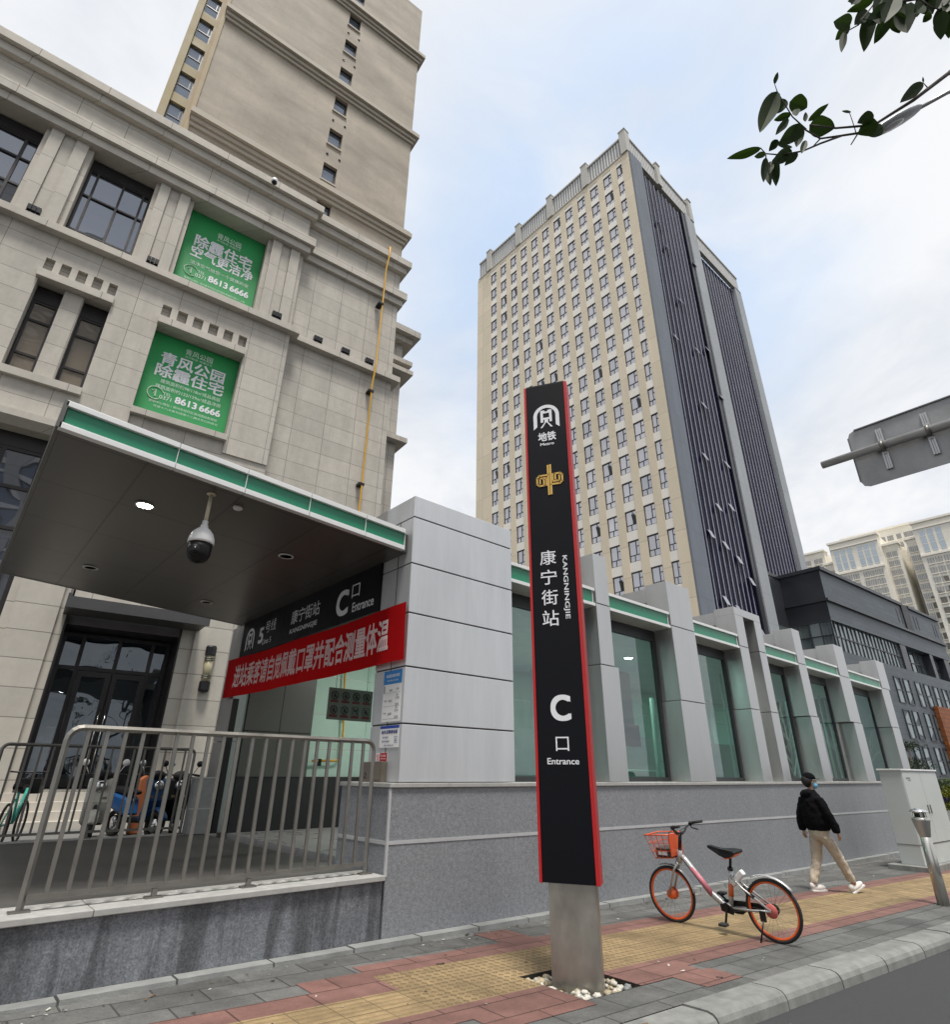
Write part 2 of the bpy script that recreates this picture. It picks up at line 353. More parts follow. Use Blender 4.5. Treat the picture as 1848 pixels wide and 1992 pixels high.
def sheet(rects, dz, name, mats, seg=4):
    mb = MB()
    for (u0, u1, v0, v1, mi) in rects:
        us = [u0]
        for bk in (-30, 26):
            if u0 < bk < u1: us.append(bk)
        us.append(u1)
        for a, b in zip(us[:-1], us[1:]):
            q = [(a, v0), (b, v0), (b, v1), (a, v1)]
            mb.face([PV(u, v, dz) for u, v in q], mi, uv=q)
    return tag(mb.build(name, mats), kind='structure')
H0, H1, H2, H3 = 4.36, 5.03, 3.955, 4.675        # pebble pit
KB = 3.49
sheet([(-40, H0, KB, 14, 0), (H1, 26, KB, 14, 0), (26, 140, KB, 34, 0), (H0, H1, KB, H2, 0), (H0, H1, H3, 14, 0)], 0, 'pavement', paver)
tr = [(-6, 3.35, 4.39, 4.92, 1), (3.35, H0, 4.39, 5.33, 0), (H0, H1, H3, 5.33, 0), (H1, 7.0, 4.39, 5.33, 0), (7.0, 60, 4.39, 5.33, 1)]
sheet(tr, .004, 'tactile_paving', [tac_dots, tac_bars])
rr_ = [(-6, 3.35, 4.92, 5.2, 0), (2.75, 3.35, 5.2, 5.48, 0), (3.35, 60, 5.33, 5.66, 0), (-6, H0, 4.10, 4.39, 0), (H1, 60, 4.10, 4.39, 0), (5.05, 5.5, 5.66, 6.1, 0),
       (3.4, H0, 3.84, 4.10, 0), (H1, 5.9, 3.95, 4.10, 0), (5.45, 6.0, 3.62, 3.95, 0)]
sheet(rr_, .004, 'red_paving', [redpaver])
mb = MB(); 
for (a, b) in ((-40, -30), (-30, 26), (26, 400)):
    mb.face([(a, -60, zg(a)-.12), (b, -60, zg(b)-.12), (b, KB-.3-SK*b+.1, zg(b)-.12), (a, KB-.3-SK*a+.1, zg(a)-.12)])
tag(mb.build('road', asphalt), kind='structure')
# kerb: rounded stones along the road and a low edging at the foot of the wall
prof = [(KB, -.25), (KB, .0), (KB-.205, .004), (KB-.25, -.006), (KB-.275, -.026), (KB-.292, -.06), (KB-.305, -.25)]
mb = MB(); u = -8.0; rk = random.Random(3)
while u < 45:
    L_ = .98; dz = rk.uniform(-.006, .006); dv = rk.uniform(-.008, .008); g0 = .012
    A = [Vector(PV(u+g0, v+dv, z+dz)) for v, z in prof]; B = [Vector(PV(u+L_, v+dv, z+dz)) for v, z in prof]
    for i in range(len(prof)-1): mb.face([A[i], B[i], B[i+1], A[i+1]])
    mb.face(A[::-1]); mb.face(B); u += L_+g0
tag(mb.build('kerb', kerb_stone), kind='structure')
mb = MB(); u = -6.0
while u < 24.1:
    dz = rk.uniform(-.004, .004)
    A = [(u+.008, 5.79, zg(u)-.1), (u+.79, 5.79, zg(u+.8)-.1), (u+.79, 5.945, zg(u+.8)-.1), (u+.008, 5.945, zg(u)-.1)]; h = .03+.0028*max(0, u)+dz
    T_ = [(p[0], p[1] if i > 1 else p[1]+.01, p[2]+.1+h) for i, p in enumerate(A)]
    mb.face(T_); mb.face([A[0], A[1], T_[1], T_[0]]); mb.face([A[3], A[0], T_[0], T_[3]]); mb.face([A[1], A[2], T_[2], T_[1]]); u += .8
tag(mb.build('wall_edging', mat('edging_stone', (.225, .23, .225), .8, 0, .22, 4, .25, 70)), kind='structure')
# pebble pit at the foot of the totem
mb = MB()
P0 = [PV(H0, H2), PV(H1, H2), PV(H1, H3), PV(H0, H3)]; D0 = [(p[0], p[1], p[2]-.09) for p in P0]
mb.face(D0)
for i in range(4): mb.face([P0[i], P0[(i+1) % 4], D0[(i+1) % 4], D0[i]])
tag(mb.build('gravel_pit', mat('dark_soil', (.03, .026, .02), .95)), kind='structure')
pebm = [mat('pebble_pale', (.50, .48, .42), .6, 0, .2, 6), mat('pebble_tan', (.36, .30, .2), .6, 0, .25, 6), mat('pebble_grey', (.2, .21, .21), .6, 0, .2, 6)]
mb = MB(); rp = random.Random(5)
for i in range(330):
    uu, vv = rp.uniform(H0+.03, H1-.03), rp.uniform(H2+.03, H3-.03); r_ = rp.uniform(.014, .034)
    p = PV(uu, vv, -.075+rp.uniform(0, .055)+(.02 if i % 4 == 0 else 0)); k0 = len(mb.v)
    mb.ball((0, 0, 0), r_*rp.uniform(1, 1.5), r_, r_*rp.uniform(.6, .9), 9, 6, rp.choice((0, 0, 0, 1, 1, 2)), .35, i)
    mb.xform(Matrix.Translation(p) @ Matrix.Rotation(rp.uniform(0, 6.28), 4, 'Z') @ Matrix.Rotation(rp.uniform(-.5, .5), 4, 'X'), k0)
tag(mb.build('pebbles', pebm), 'small rounded white and tan pebbles in the square pit round the sign post', None, None, 'stuff')
# crumbs of dirt, butts and dry leaf scraps scattered over the pavement
mb = MB(); rq = random.Random(21)
for i in range(420):
    uu = rq.uniform(.5, 22); vv = rq.choice((rq.uniform(KB-.3, 6.3), 5.75+SK*uu-abs(rq.gauss(0, .12)))); s_ = rq.uniform(.004, .013)*(1.6 if i % 9 == 0 else 1)
    p = Vector(PV(uu, vv, .008)); a = rq.uniform(0, 6.28); d1 = Vector((math.cos(a), math.sin(a), 0))*s_*rq.uniform(1, 2.4); d2 = Vector((-math.sin(a), math.cos(a), 0))*s_*.7
    if H0-.05 < uu < H1+.05 and H2-.05 < vv < H3+.05: continue
    mb.face([p-d1-d2, p+d1-d2*.4, p+d1*.8+d2+Vector((0, 0, s_*.5)), p-d1*.7+d2], rq.choice((0, 0, 1, 2)))
tag(mb.build('litter', [mat('dark_crumb', (.04, .035, .03), .9), mat('dry_leaf', (.14, .085, .04), .8), mat('pale_butt', (.5, .48, .43), .8)]), 'tiny crumbs, butts and dry leaf scraps scattered over the pavement', None, None, 'stuff')
# plaza and terrace
terr = stone('terrace_paving', (.09, .088, .082), .9, .9, .004, (0, 0), .7, .12, .3, spk=.1, spkscale=70, rough=.5, stain_sc=(.5, .5))
mb = MB(); mb.box(-14, 4.0, 6.25, 11.7, -2.2, -.995); tag(mb.build('terrace_floor', terr), kind='structure')
mb = MB(); mb.box(-14, 4.0, 11.7, 11.95, -2.2, -.985); tag(mb.build('terrace_edge', coping_stone), kind='structure')
mb = MB(); mb.box(-60, 4.0, 11.95, 34, -2.2, -1.12); mb.box(4.0, 9, 12.3, 34, -2.2, -1.12); tag(mb.build('plaza', mat('plaza_paving', (.16, .16, .155), .7, 0, .15, 1)), kind='structure')
# ------------------------------------------------------------------ low granite wall under the terrace
t = thing('terrace_wall', 'low grey granite wall with dark water stains under the terrace railing', 'wall', (0, 5.95, -1.6))
mb = MB(); mb.box(-14, 3.97, 0, .30, -.6, .57); mb.build('wall_face', granite_wet, t)
mb = MB(); x = -13.2
for e in (-9.3, -5.4, -2.4, 1.32, 3.985): mb.box(x, e-.006, -.045, .46, .57, .618); x = e
mb.build('coping', coping_stone, t, bevel=.006)
# ------------------------------------------------------------------ metro entrance building
st = thing('metro_entrance', 'grey metal clad metro entrance hall with tall glass bays and a dark flat canopy', 'building', (4.0, 5.95, -1.9))
OX, OY, OZ = 4.0, 5.95, -1.9
def S(mb, name, m, bevel=0, parent=st):
    mb.xform(Matrix.Translation((-OX, -OY, -OZ))); return mb.build(name, m, parent, bevel)
mb = MB(); mb.box(4.0, 24.4, 5.95, 6.42, -2.6, -.155); mb.box(4.0, 4.40, 6.42, 7.02, -2.6, -.155); mb.box(24.0, 24.4, 6.42, 12.2, -2.6, -.155); S(mb, 'base_wall', granite)
mb = MB(); mb.box(3.98, 24.45, 5.925, 6.44, -.153, -.105); mb.box(3.98, 4.42, 6.44, 7.05, -.153, -.105); S(mb, 'coping', coping_stone, .006)
mb = MB()
for a, b in zip([(3.95, -.69), (12.1, -.76)], [(12.1, -.76), (24.4, -.885)]):
    mb.prism([(a[0]+.045 if a[0] < 4 else a[0], a[1]-.018), (b[0], b[1]-.018), (b[0], b[1]+.018), (a[0]+.045 if a[0] < 4 else a[0], a[1]+.018)], 5.944, 5.96)
mb.box(3.994, 4.01, 5.97, 7.0, -.71, -.672); mb.box(3.985, 4.012, 5.938, 5.965, -1.0, -.16)
S(mb, 'inlay_strip', mat('pale_inlay', (.42, .43, .44), .5, 0, .1, 4))
def stacked(mb, x0, x1, y0, y1, zs, g=.012, inset=.012):
    for a, b in zip(zs[:-1], zs[1:]): mb.box(x0, x1, y0, y1, a+(g/2), b-(g/2))
    return mb
def seamcore(mb, x0, x1, y0, y1, z0, z1): return mb.box(x0+.015, x1-.015, y0+.015, y1-.015, z0+.02, z1-.02)
PZ = [-.105, .53, 1.19, 1.86, 2.525, 3.19, 3.515]
mb = MB(); zs = PZ
for i, (a, b) in enumerate(zip(zs[:-1], zs[1:])): mb.box(4.11, 5.97, 5.955, 6.64 if b < 3.4 else 6.64, a+.008, b-.008)
pier = S(mb, 'end_pier', alu, .006)
mb = MB(); seamcore(mb, 4.11, 5.97, 5.955, 6.64, -.105, 3.5); mb.box(4.104, 4.109, 6.262, 6.27, -.1, 3.2); S(mb, 'panel_seam', seam, parent=st)
mb = MB(); mb.box(4.11, 5.97, 6.64, 6.85, 2.98, 3.51); mb.box(4.11, 4.6, 6.85, 12, 3.33, 3.5); mb.box(5.5, 5.97, 6.85, 12, 3.33, 3.5); S(mb, 'roof_beam', alu_dark)
cols = [ # x0,x1 at three levels (top / middle / bottom), level of the lower joint
    (8.06, 8.44, 8.05, 8.43, 8.04, 8.54, 1.68), (10.46, 11.35, 10.46, 11.35, 10.44, 11.34, 1.30), None,
    (16.62, 17.12, 16.6, 17.12, 16.66, 17.18, 1.41), (19.62, 20.38, 19.52, 20.4, 19.78, 20.46, 1.44), (23.45, 24.3, 23.3, 24.1, 23.35, 24.1, 1.5)]
def column(c, i):
    mb = MB()
    if c is None:
        mb.box(13.36, 14.71, 5.955, 6.45, 3.47, 3.655); mb.box(13.36, 13.775, 5.955, 6.45, 2.735, 3.47); mb.box(14.35, 14.71, 5.955, 6.45, 2.735, 3.47)
        for (a, b) in ((13.35, 13.775), (14.35, 14.71)):
            mb.box(a, b, 5.955, 6.45, 1.356, 2.723); mb.box(a-.01, b+(0 if b < 14 else .02), 5.955, 6.45, -.1, 1.344)
        x0, x1 = 13.36, 14.71
    else:
        a0, a1, b0, b1, c0, c1, jz = c
        mb.box(a0, a1, 5.955, 6.45, 2.735, 3.655); mb.box(b0, b1, 5.955, 6.45, jz+.006, 2.723); mb.box(c0, c1, 5.955, 6.45, -.1, jz-.006); x0, x1 = a0, a1
    S(mb, 'column', alu_dark, .006)
    mb = MB(); mb.box(x0+.04, x1-.04, 6.45, 7.25, 3.30, 3.60); mb.box(x0+.04, x1-.04, 7.25, 12, 3.30, 3.52); S(mb, 'roof_beam', alu_dark)
for i, c in enumerate(cols): column(c, i)
edges = [(5.97, 8.05), (8.44, 10.45), (11.35, 13.35), (14.71, 16.6), (17.12, 19.55), (20.4, 23.35)]
st_glass = clearglass('tinted_station_glass', (.27, .56, .48), .09)
frame_m = mat('dark_window_frame', (.035, .038, .04), .45, .3)
for x0, x1 in edges:
    mb = MB(); xe = x1-.02
    mb.box(x0, xe-.05, 5.985, 6.05, 2.72, 2.935); bnd = None
    fa = S(mb, 'fascia', green_band)
    mb = MB(); mb.box(x0, xe, 5.955, 6.3, 2.935, 2.99); mb.box(x0, xe, 5.955, 6.35, 2.665, 2.72); mb.box(xe-.05, xe-.035, 5.97, 6.3, 2.72, 2.935); S(mb, 'fascia_trim', white_metal, .004, fa).matrix_parent_inverse = Matrix()
    bpy.context.view_layer.update()
    mb = MB(); mb.box(x0, x0+.05, 6.36, 6.43, -.1, 2.665); mb.box(x1-.09, x1, 6.36, 6.43, -.1, 2.665); mb.box(x0+.05, x1-.09, 6.36, 6.43, -.1, -.03); mb.box(x0+.05, x1-.09, 6.36, 6.43, 2.45, 2.665)
    wn = S(mb, 'window', frame_m)
    mb = MB(); mb.face([(x0+.05, 6.39, -.03), (x1-.09, 6.39, -.03), (x1-.09, 6.39, 2.45), (x0+.05, 6.39, 2.45)]); S(mb, 'pane', st_glass, 0, wn)
mb = MB(); mb.box(4.11, 24.3, 6.46, 12.1, 2.70, 2.93); S(mb, 'roof', alu_dark)
mb = MB(); mb.box(4.4, 24.0, 6.42, 12.1, -2.5, -1.0); S(mb, 'hall_floor', mat('hall_floor', (.38, .38, .37), .3))
INNER = [(12.05, 7.6, 1.6, 12.0, 7.6, -.95, .05), (15.5, 7.6, 2.5, 15.5, 7.6, -.95, .035), (15.85, 7.6, 2.5, 15.85, 7.6, -.95, .025), (22.3, 7.6, 2.5, 22.3, 7.6, -.95, .04), (22.8, 7.6, 2.5, 22.8, 7.6, -.95, .03), (11.2, 9.0, -.2, 15.5, 9.0, -.2, .03), (11.2, 9.0, .1, 14.5, 9.0, .1, .025)]
# far side of the hall: grey service panels beside the doorway, frosted glass further in
paneldk = stone('grey_panel', (.105, .108, .098), 2.2, 1.3, .012, (4.55, 0), .25, .03, .05, rough=.4)
mb = MB(); mb.box(4.41, 5.78, 11.6, 11.7, -.09, 2.7); S(mb, 'service_panel', paneldk)
mb = MB(); mb.box(4.41, 5.78, 11.62, 11.75, -1, -.09); mb.box(5.78, 24.2, 11.62, 12.0, -1, -.09); S(mb, 'back_base_wall', mat('dark_base', (.02, .02, .02), .5))
m, tt, b = newmat('frosted_panel'); tt.nodes.remove(b)
df = nd(tt, 'ShaderNodeBsdfDiffuse', {0: (.70, .86, .79, 1)}); tl = nd(tt, 'ShaderNodeBsdfTranslucent', {0: (.62, .85, .75, 1)})
tt.links.new(nd(tt, 'ShaderNodeMixShader', {0: .5, 1: df.outputs[0], 2: tl.outputs[0]}).outputs[0], tt.nodes['Material Output'].inputs[0])
mb = MB(); x = 5.8
while x < 24:
    for za, zb in ((-.085, .42), (.43, 1.09), (1.10, 1.85), (1.86, 2.69)): mb.box(x, min(x+1.29, 24), 11.66, 11.675, za, zb)
    x += 1.3
S(mb, 'frosted_panel', m)
mb = MB(); mb.box(9.2, 16, 10.2, 10.3, -1, 1.0); mb.box(17.5, 23, 9.4, 9.5, -1, .9); S(mb, 'inner_parapet', mat('hall_parapet', (.30, .34, .32), .4))
mb = MB(); mb.box(6.5, 24, 6.5, 11.6, 2.60, 2.69); S(mb, 'hall_ceiling', mat('hall_ceiling', (.74, .80, .80), .5))
lamp_on = emit('lit_lamp', (1, .97, .88), 14)
def downlight(x, y, z, on, r=.09, parent=st, cover=None):
    mb = MB(); mb.lathe([(r*1.25, 0), (r*1.25, -.012), (r, -.016), (r*.98, -.004), (.0001, -.004)], (x, y, z), 24, 0); mb.lathe([(r*.97, -.0085), (.0001, -.0085)], (x, y, z), 24, 1)
    return S(mb, 'downlight', [white_metal, lamp_on if on else mat_lens], 0, parent)
mat_lens = mat('frosted_lens', (.45, .46, .46), .3)
for x, y, e in ((9.8, 7.9, 17), (12.2, 8.2, 17), (16.6, 9.0, 17), (21, 9, 17), (6.9, 9.4, 38)):  # those after the first two are added to brighten the hall and frosted panels
    dl = downlight(x, y, 2.597, True, .10)
    ld = bpy.data.lights.new('downlight_lamp', 'AREA'); ld.shape = 'DISK'; ld.size = .19; ld.energy = e; ld.color = (1, .98, .93)
    lo = bpy.data.objects.new('downlight_lamp', ld); COL.objects.link(lo); lo.parent = st; lo.location = (x-OX, y-OY, 2.57-OZ)
mb = MB()
for x in (9.1, 12.0, 15.0, 18.6, 21.6): mb.tube([(x, 11.2, -.95), (x, 11.2, 2.6)], .09, 12)
S(mb, 'inner_post', white_metal)
for xa, ya, za, xb, yb, zb, r_ in INNER: mb = MB(); mb.tube([(xa, ya, za), (xb, yb, zb)], r_, 8); S(mb, 'inner_rail', mat('mint_tube', (.62, .80, .72), .4) if 'mint_tube' not in MATS else MATS['mint_tube'])
mb = MB(); mb.box(10.7, 11.2, 7.55, 7.65, .98, 2.05); mb.box(10.85, 11.3, 7.5, 7.7, .55, .97, 1); S(mb, 'display_panel', [mat('grey_display', (.16, .155, .16), .5), black_plastic])
# canopy, tilted gently up to the left
TLT = .055
def CZ(x, z): return z - (x-4.1)*TLT
def C(mb, name, m, parent, bevel=0):
    mb.v = [(p[0], p[1], CZ(p[0], p[2])) for p in mb.v]; return S(mb, name, m, bevel, parent)
soff = stone('canopy_soffit', (.082, .079, .072), .98, 1.25, .012, (.80, .2), .55, .03, .06, rough=.34, cvar=.02)
t_ = soff.node_tree   # the underside lies flat: joints from x and y
co = [n for n in t_.nodes if n.bl_idname == 'ShaderNodeCombineXYZ'][0]; se = [n for n in t_.nodes if n.bl_idname == 'ShaderNodeSeparateXYZ'][0]
t_.links.new(se.outputs[0], co.inputs[0]); t_.links.new(se.outputs[1], co.inputs[1])
mb = MB(); mb.box(.10, 4.105, 6.07, 11.8, 2.69, 2.95); can = C(mb, 'canopy', soff, st)
mb = MB(); x = .10
for e in (1.12, 1.86, 2.64, 3.42, 4.03): mb.box(x+.006, e-.006, 6.035, 6.069, 2.748, 2.925); x = e
C(mb, 'canopy_band', green_band, can)
mb = MB(); x = .08
for e in (1.12, 1.86, 2.64, 3.42, 4.03): mb.box(x, e-.008, 6.0, 6.30, 2.926, 2.985); mb.box(x, e-.008, 6.0, 6.075, 2.685, 2.747); mb.box(e-.008, e, 6.015, 6.07, 2.69, 2.98); x = e
C(mb, 'canopy_trim', white_metal, can, .004)
mb = MB(); mb.box(.06, .098, 6.0, 11.8, 2.686, 2.98); mb.box(.06, 4.1, 11.8, 11.86, 2.686, 2.98); C(mb, 'canopy_edge', mat('dark_grey_edge', (.10, .10, .095), .45, .2), can)
for x, y, on in ((1.13, 7.21, True), (1.12, 10.30, False), (3.02, 10.7, False), (3.02, 7.45, False)):
    downlight(x, y, CZ(x, 2.687), on, .085, can)
# entrance side of the hall: lintel above the opening, left jamb
mb = MB(); mb.box(4.13, 4.4, 6.64, 12.3, 2.12, 2.70); S(mb, 'lintel', mat('dark_lintel', (.03, .03, .034), .5))
mb = MB()
for a, b in ((-.99, .5), (.51, 1.75), (1.76, 2.69)): mb.box(4.11, 4.4, 11.64, 12.3, a, b)
S(mb, 'door_jamb', alu_dark, .004)
mb = MB(); mb.box(4.105, 4.2, 11.55, 11.62, -.99, 1.25); S(mb, 'door_post', mat('gap_black', (.006, .006, .006), .6))
# ------------------------------------------------------------------ left commercial block (turned 5.4 degrees from the street), local axes: x along front, y into building
AL = R(-5.44); nL = Vector((-math.sin(AL), math.cos(AL), 0)); lL = Vector((math.cos(AL), math.sin(AL), 0))
LB = nL*17
def LW(u, wv, z): return LB + lL*u + nL*wv + up*z
lime = (.475, .445, .395)
cl = stone('limestone_cladding', lime, 1.125, .625, .010, (5.0, .03), .52, .06, .2, cvar=.065)
cl_rib = stone('limestone_ribs', lime, 40, 1.19, .010, (-20, 14.6), .5, .05, .12)
cl_trim = stone('limestone_trim', scl(lime, 1.04), 1.9, 8, .010, (.3, -20), .45, .05, .14)
cl_big = stone('limestone_large', lime, 1.34, 1.0, .010, (.3, 18.02), .42, .05, .14)
cl_low = stone('limestone_low', scl(lime, .98), 30, .633, .012, (-15, .345), .5, .05, .10)
podium = thing('commercial_block', 'pale limestone clad commercial block with deep window bays behind the metro canopy', 'building', LB+Vector((0, 0, -1.2)), AL)
ZB = -1.2
def A(mb, name, m, parent=podium, bevel=0):
    mb.xform(Matrix.Translation((0, 0, -ZB))); return mb.build(name, m, parent, bevel)
UL = -16.0
G = .62    # depth of the openings
# plain wall skin, leaving the openings
mb = MB()
mb.box(UL, 4.02, 0, G, 13.36, 14.2); mb.box(UL, -2.98, 0, G, 8.1, 13.36)      # above / left of the window pair
mb.box(-1.18, .07, 0, G, 8.9, 13.36); mb.box(2.66, 4.02, 0, G, 8.9, 13.36)
mb.box(-2.98, -1.18, 0, G, 8.35, 9.3); mb.box(.07, 2.66, .06, G, 3.8, 9.28)
mb.box(-2.98, -1.18, .14, G, 12.62, 13.36); mb.box(.07, 2.66, .14, G, 12.62, 13.36)   # shallow dentil recess
A(mb, 'wall', cl)
mb = MB(); mb.box(4.02, 8.27, .32, 3.9, -1.2, 14.2); mb.box(4.02, 8.27, .32, 3.9, 14.2, 18.2); A(mb, 'side_wall', cl)
mb = MB(); mb.box(UL, 4.02, 0, G, 18.72, 20.05); mb.box(4.02, 8.27, .32, 1, 18.72, 20.05); A(mb, 'parapet_wall', cl_big)
# lower piers, with raised blocks
PB = []
def PIERS(m_):
    for bs in PB:
        q = MB(); [q.box(*b_) for b_ in bs]; A(q, 'pier', m_)
PB += [[(-1.20, .03, .05, 1.5, -1.2, 8.9), (-1.03, -.15, -.05, .05, -1.2, 8.75)], [(2.66, 4.02, .05, 1.5, -1.2, 8.9), (2.98, 3.9, -.05, .05, -1.2, 8.5)], [(-9.3, -6.8, .05, 1.5, -1.2, 8.1)]]
PIERS(cl_low)
# ribbed pilasters of the upper floor
for a, b in ((-4.22, -2.95), (-1.13, .07), (2.68, 4.02), (-8.6, -7.3), (-12.9, -11.6)):
    mb = MB(); L_ = b-a; mb.box(a, b, .12, G, 14.45, 18.2); mb.box(a+.11*L_, a+.36*L_, .0, .12, 14.45, 18.2); mb.box(a+.62*L_, a+.88*L_, .0, .12, 14.45, 18.2); mb.box(a+.36*L_+.01, a+.62*L_-.01, .07, .12, 14.45, 18.2)
    A(mb, 'pilaster', cl_rib)
# cornices, ledge, sills, lintels
def band(mb, z0, z1, p, uend=4.02, pr=None):
    """projecting course along the front, turning the corner back to the set-back right part"""
    e = uend + p
    mb.box(UL, e, -p, G, z0, z1)
    q = .32-p; mb.box(e, 8.27+p, q, 4.2, z0, z1)
for nm, z0, z1, p in (('coping', 20.38, 20.72, .36), ('cornice', 20.05, 20.375, .2), ('cornice', 18.52, 18.9, .28), ('cornice', 18.2, 18.515, .15), ('ledge', 14.2, 14.45, .26)):
    mb = MB(); band(mb, z0, z1, p); A(mb, nm, cl_trim, bevel=.008)
for u in (-2.98, .07): 
    e = -1.18 if u < 0 else 2.66; mb = MB()
    mb.box(u-.06 if u < 0 else u-.02, e+.02, -.12, .14, 12.60, 12.86); A(mb, 'lintel', cl_trim, bevel=.006)
for a, b, n in ((-2.98, -1.18, 4), (.07, 2.66, 5)):
    stp = (b-a)/(n+.5)
    for i in range(n): mb = MB(); mb.box(a+stp*(.55+i), a+stp*(.95+i), .0, .14, 12.865, 13.355); A(mb, 'dentil', cl_trim)
for b_ in ((-3.2, -1.16, -.13, .5, 9.3, 9.53), (.05, 2.69, -.13, .5, 9.28, 9.48)): mb = MB(); mb.box(*b_); A(mb, 'sill', cl_trim, bevel=.006)
mb = MB(); mb.prism([(-.16, 8.35), (-.16, 8.16), (0.1, 8.0), (.5, 8.0), (.5, 8.35)], UL, -1.22, axis='x'); A(mb, 'cornice', cl_trim)
mb = MB(); mb.box(-2.32, -1.85, .12, G, 9.53, 12.62); A(mb, 'pier', cl)
mb = MB(); mb.box(UL, 8.27, 1.5, 14, -1.2, 20.0); mb.box(UL, 4.02, G+.35, 1.5, 8.0, 20.0); A(mb, 'core', mat('dark_interior', (.03, .03, .032), .8))
mb = MB(); mb.box(UL, 4.2, -.1, 4.0, 20.3, 20.36); A(mb, 'roof', cl_trim)
# deeper wing carrying the courses round to the right
mb = MB()
mb.box(8.27, 10.45, 3.9, 14, -1.2, 20.0)
for z0, z1, p in ((20.0, 20.35, .65), (19.65, 20.0, .35), (18.3, 18.55, .4), (17.75, 17.98, .45), (13.9, 14.15, .4), (8.1, 8.3, .35)): mb.box(8.27, 10.45+p, 3.9-p, 14, z0, z1)
A(mb, 'side_wing', cl)
# windows
bronze = mat('bronze_frame', (.030, .027, .028), .4, .4)
gl_a = darkglass('facade_glass', (.035, .04, .055), (.70, .74, .82), .24, .34, .7)
gl_b = darkglass('blind_glass', (.21, .18, .145), (.6, .65, .7), .08, .45, 1.1)
gl_door = darkglass('door_glass', (.012, .018, .022), (.6, .66, .72), .10, .5, 1.1)
RG = random.Random(31)
def window(u0, u1, z0, z1, w0, cols_, rows_, fr=.06, head=.0, m=gl_a, name='window', par=None, panes=None):
    """frame with mullions at given fractions and separate glass"""
    mb = MB(); us = [u0]+[u0+(u1-u0)*f for f in cols_]+[u1]; zs = [z0]+[z0+(z1-z0)*f for f in rows_]+[z1]
    for i, u in enumerate(us):
        a = u if i == 0 else (u-fr if i == len(us)-1 else u-fr/2); mb.box(a, a+fr, w0-.05, w0+.05, z0, z1)
    for i in range(len(us)-1):
        a = us[i]+(fr if i == 0 else fr/2); b = us[i+1]-(fr if i == len(us)-2 else fr/2)
        for j, z in enumerate(zs):
            lo = z if j == 0 else (z-fr if j == len(zs)-1 else z-fr/2); mb.box(a, b, w0-.045, w0+.045, lo, lo+fr)
    if head: mb.box(u0, u1, w0-.06, w0+.06, z1+.001, z1+head)
    wn = A(mb, name, bronze, par or podium)
    mb = MB()      # every pane sits a hair out of plane, as real glazing does
    for ua, ub in zip(us[:-1], us[1:]):
        for za, zb in zip(zs[:-1], zs[1:]):
            ta, tb = RG.gauss(0, .007), RG.gauss(0, .010); W_ = lambda u, z: (u, w0+ta*(u-(ua+ub)/2)+tb*(z-(za+zb)/2), z)
            mb.face([W_(ua, za), W_(ub, za), W_(ub, zb), W_(ua, zb)])
    A(mb, 'pane', m, wn)
    return wn
window(-2.93, -1.16, 14.47, 17.72, .5, (.14, .55, .88), (.2, .66), .06, .42)
window(-7.2, -4.25, 14.47, 17.72, .5, (.3, .62, .88), (.42, .74), .07, .42)
window(-2.96, -2.34, 9.54, 12.1, .45, (), (.3, .74), .07, .5, gl_b)
window(-1.84, -1.2, 9.54, 12.1, .45, (), (.3, .74), .07, .5, gl_b)
window(-6.7, -1.24, 3.3, 7.6, .55, (.3, .55, .8, .95), (.25, .5, .75), .09, .42)
window(-6.7, -1.24, -.25, 3.2, .55, (.3, .55, .8), (.3, .75), .09, .1)
mb = MB(); mb.box(-9, -1.24, .3, 1.4, -1.2, -.3); mb.box(.03, 2.66, .2, 1.6, -1.2, -.42)
for i in range(4): mb.box(-1.1, 3.0, -.3*(i+1)+.1, .2, -1.2, -.45-.17*i-.02)
A(mb, 'step', cl_trim)
mb = MB(); mb.box(.03, .08, .05, 1.4, -.4, 3.75); mb.box(2.62, 2.655, .05, 1.4, -.4, 3.75); mb.box(.08, 2.62, .2, 1.45, 3.25, 3.79); A(mb, 'doorway_lining', bronze)
mb = MB(); mb.box(-.05, 3.05, -1.15, .05, 3.44, 3.50); mb.box(-.05, 3.05, -1.22, -1.15, 3.36, 3.62); mb.box(-.05, .02, -1.15, -.05, 3.505, 3.7)
mb.bar((.0, -1.1, 3.6), (.0, .05, 4.3), .05, .05); mb.bar((2.95, -1.1, 3.6), (2.95, .05, 4.3), .05, .05); A(mb, 'door_canopy', mat('grey_canopy_steel', (.07, .07, .072), .4, .5))
window(.09, 2.61, -.4, 3.22, 1.1, (.19, .52, .83), (.76,), .09, 0, gl_door, 'shopfront')
for a, b, hx in ((.62, 1.36, 1.31), (1.40, 2.14, 1.45)):
    mb = MB(); mb.box(a, a+.11, .98, 1.03, -.38, 2.28); mb.box(b-.11, b, .98, 1.03, -.38, 2.28); mb.box(a+.11, b-.11, .98, 1.03, 2.15, 2.28); mb.box(a+.11, b-.11, .98, 1.03, -.38, -.2)
    d = A(mb, 'door', bronze)
    mb = MB(); mb.face([(a+.11, 1.0, -.2), (b-.11, 1.0, -.2), (b-.11, 1.0, 2.15), (a+.11, 1.0, 2.15)]); A(mb, 'pane', gl_door, d)
    mb = MB(); mb.tube([(hx, .93, -.05), (hx, .93, 1.38)], .018, 8); mb.tube([(hx, .93, .05), (hx, .99, .05)], .01, 6); mb.tube([(hx, .93, 1.3), (hx, .99, 1.3)], .01, 6); A(mb, 'handle', chrome, d)
mb = MB(); mb.face([(.16, 1.07, -.1), (.5, 1.07, -.1), (.5, 1.07, .95), (.16, 1.07, .95)]); A(mb, 'door_notice', mat('pale_notice', (.42, .48, .55), .5, 0, .25, 2))
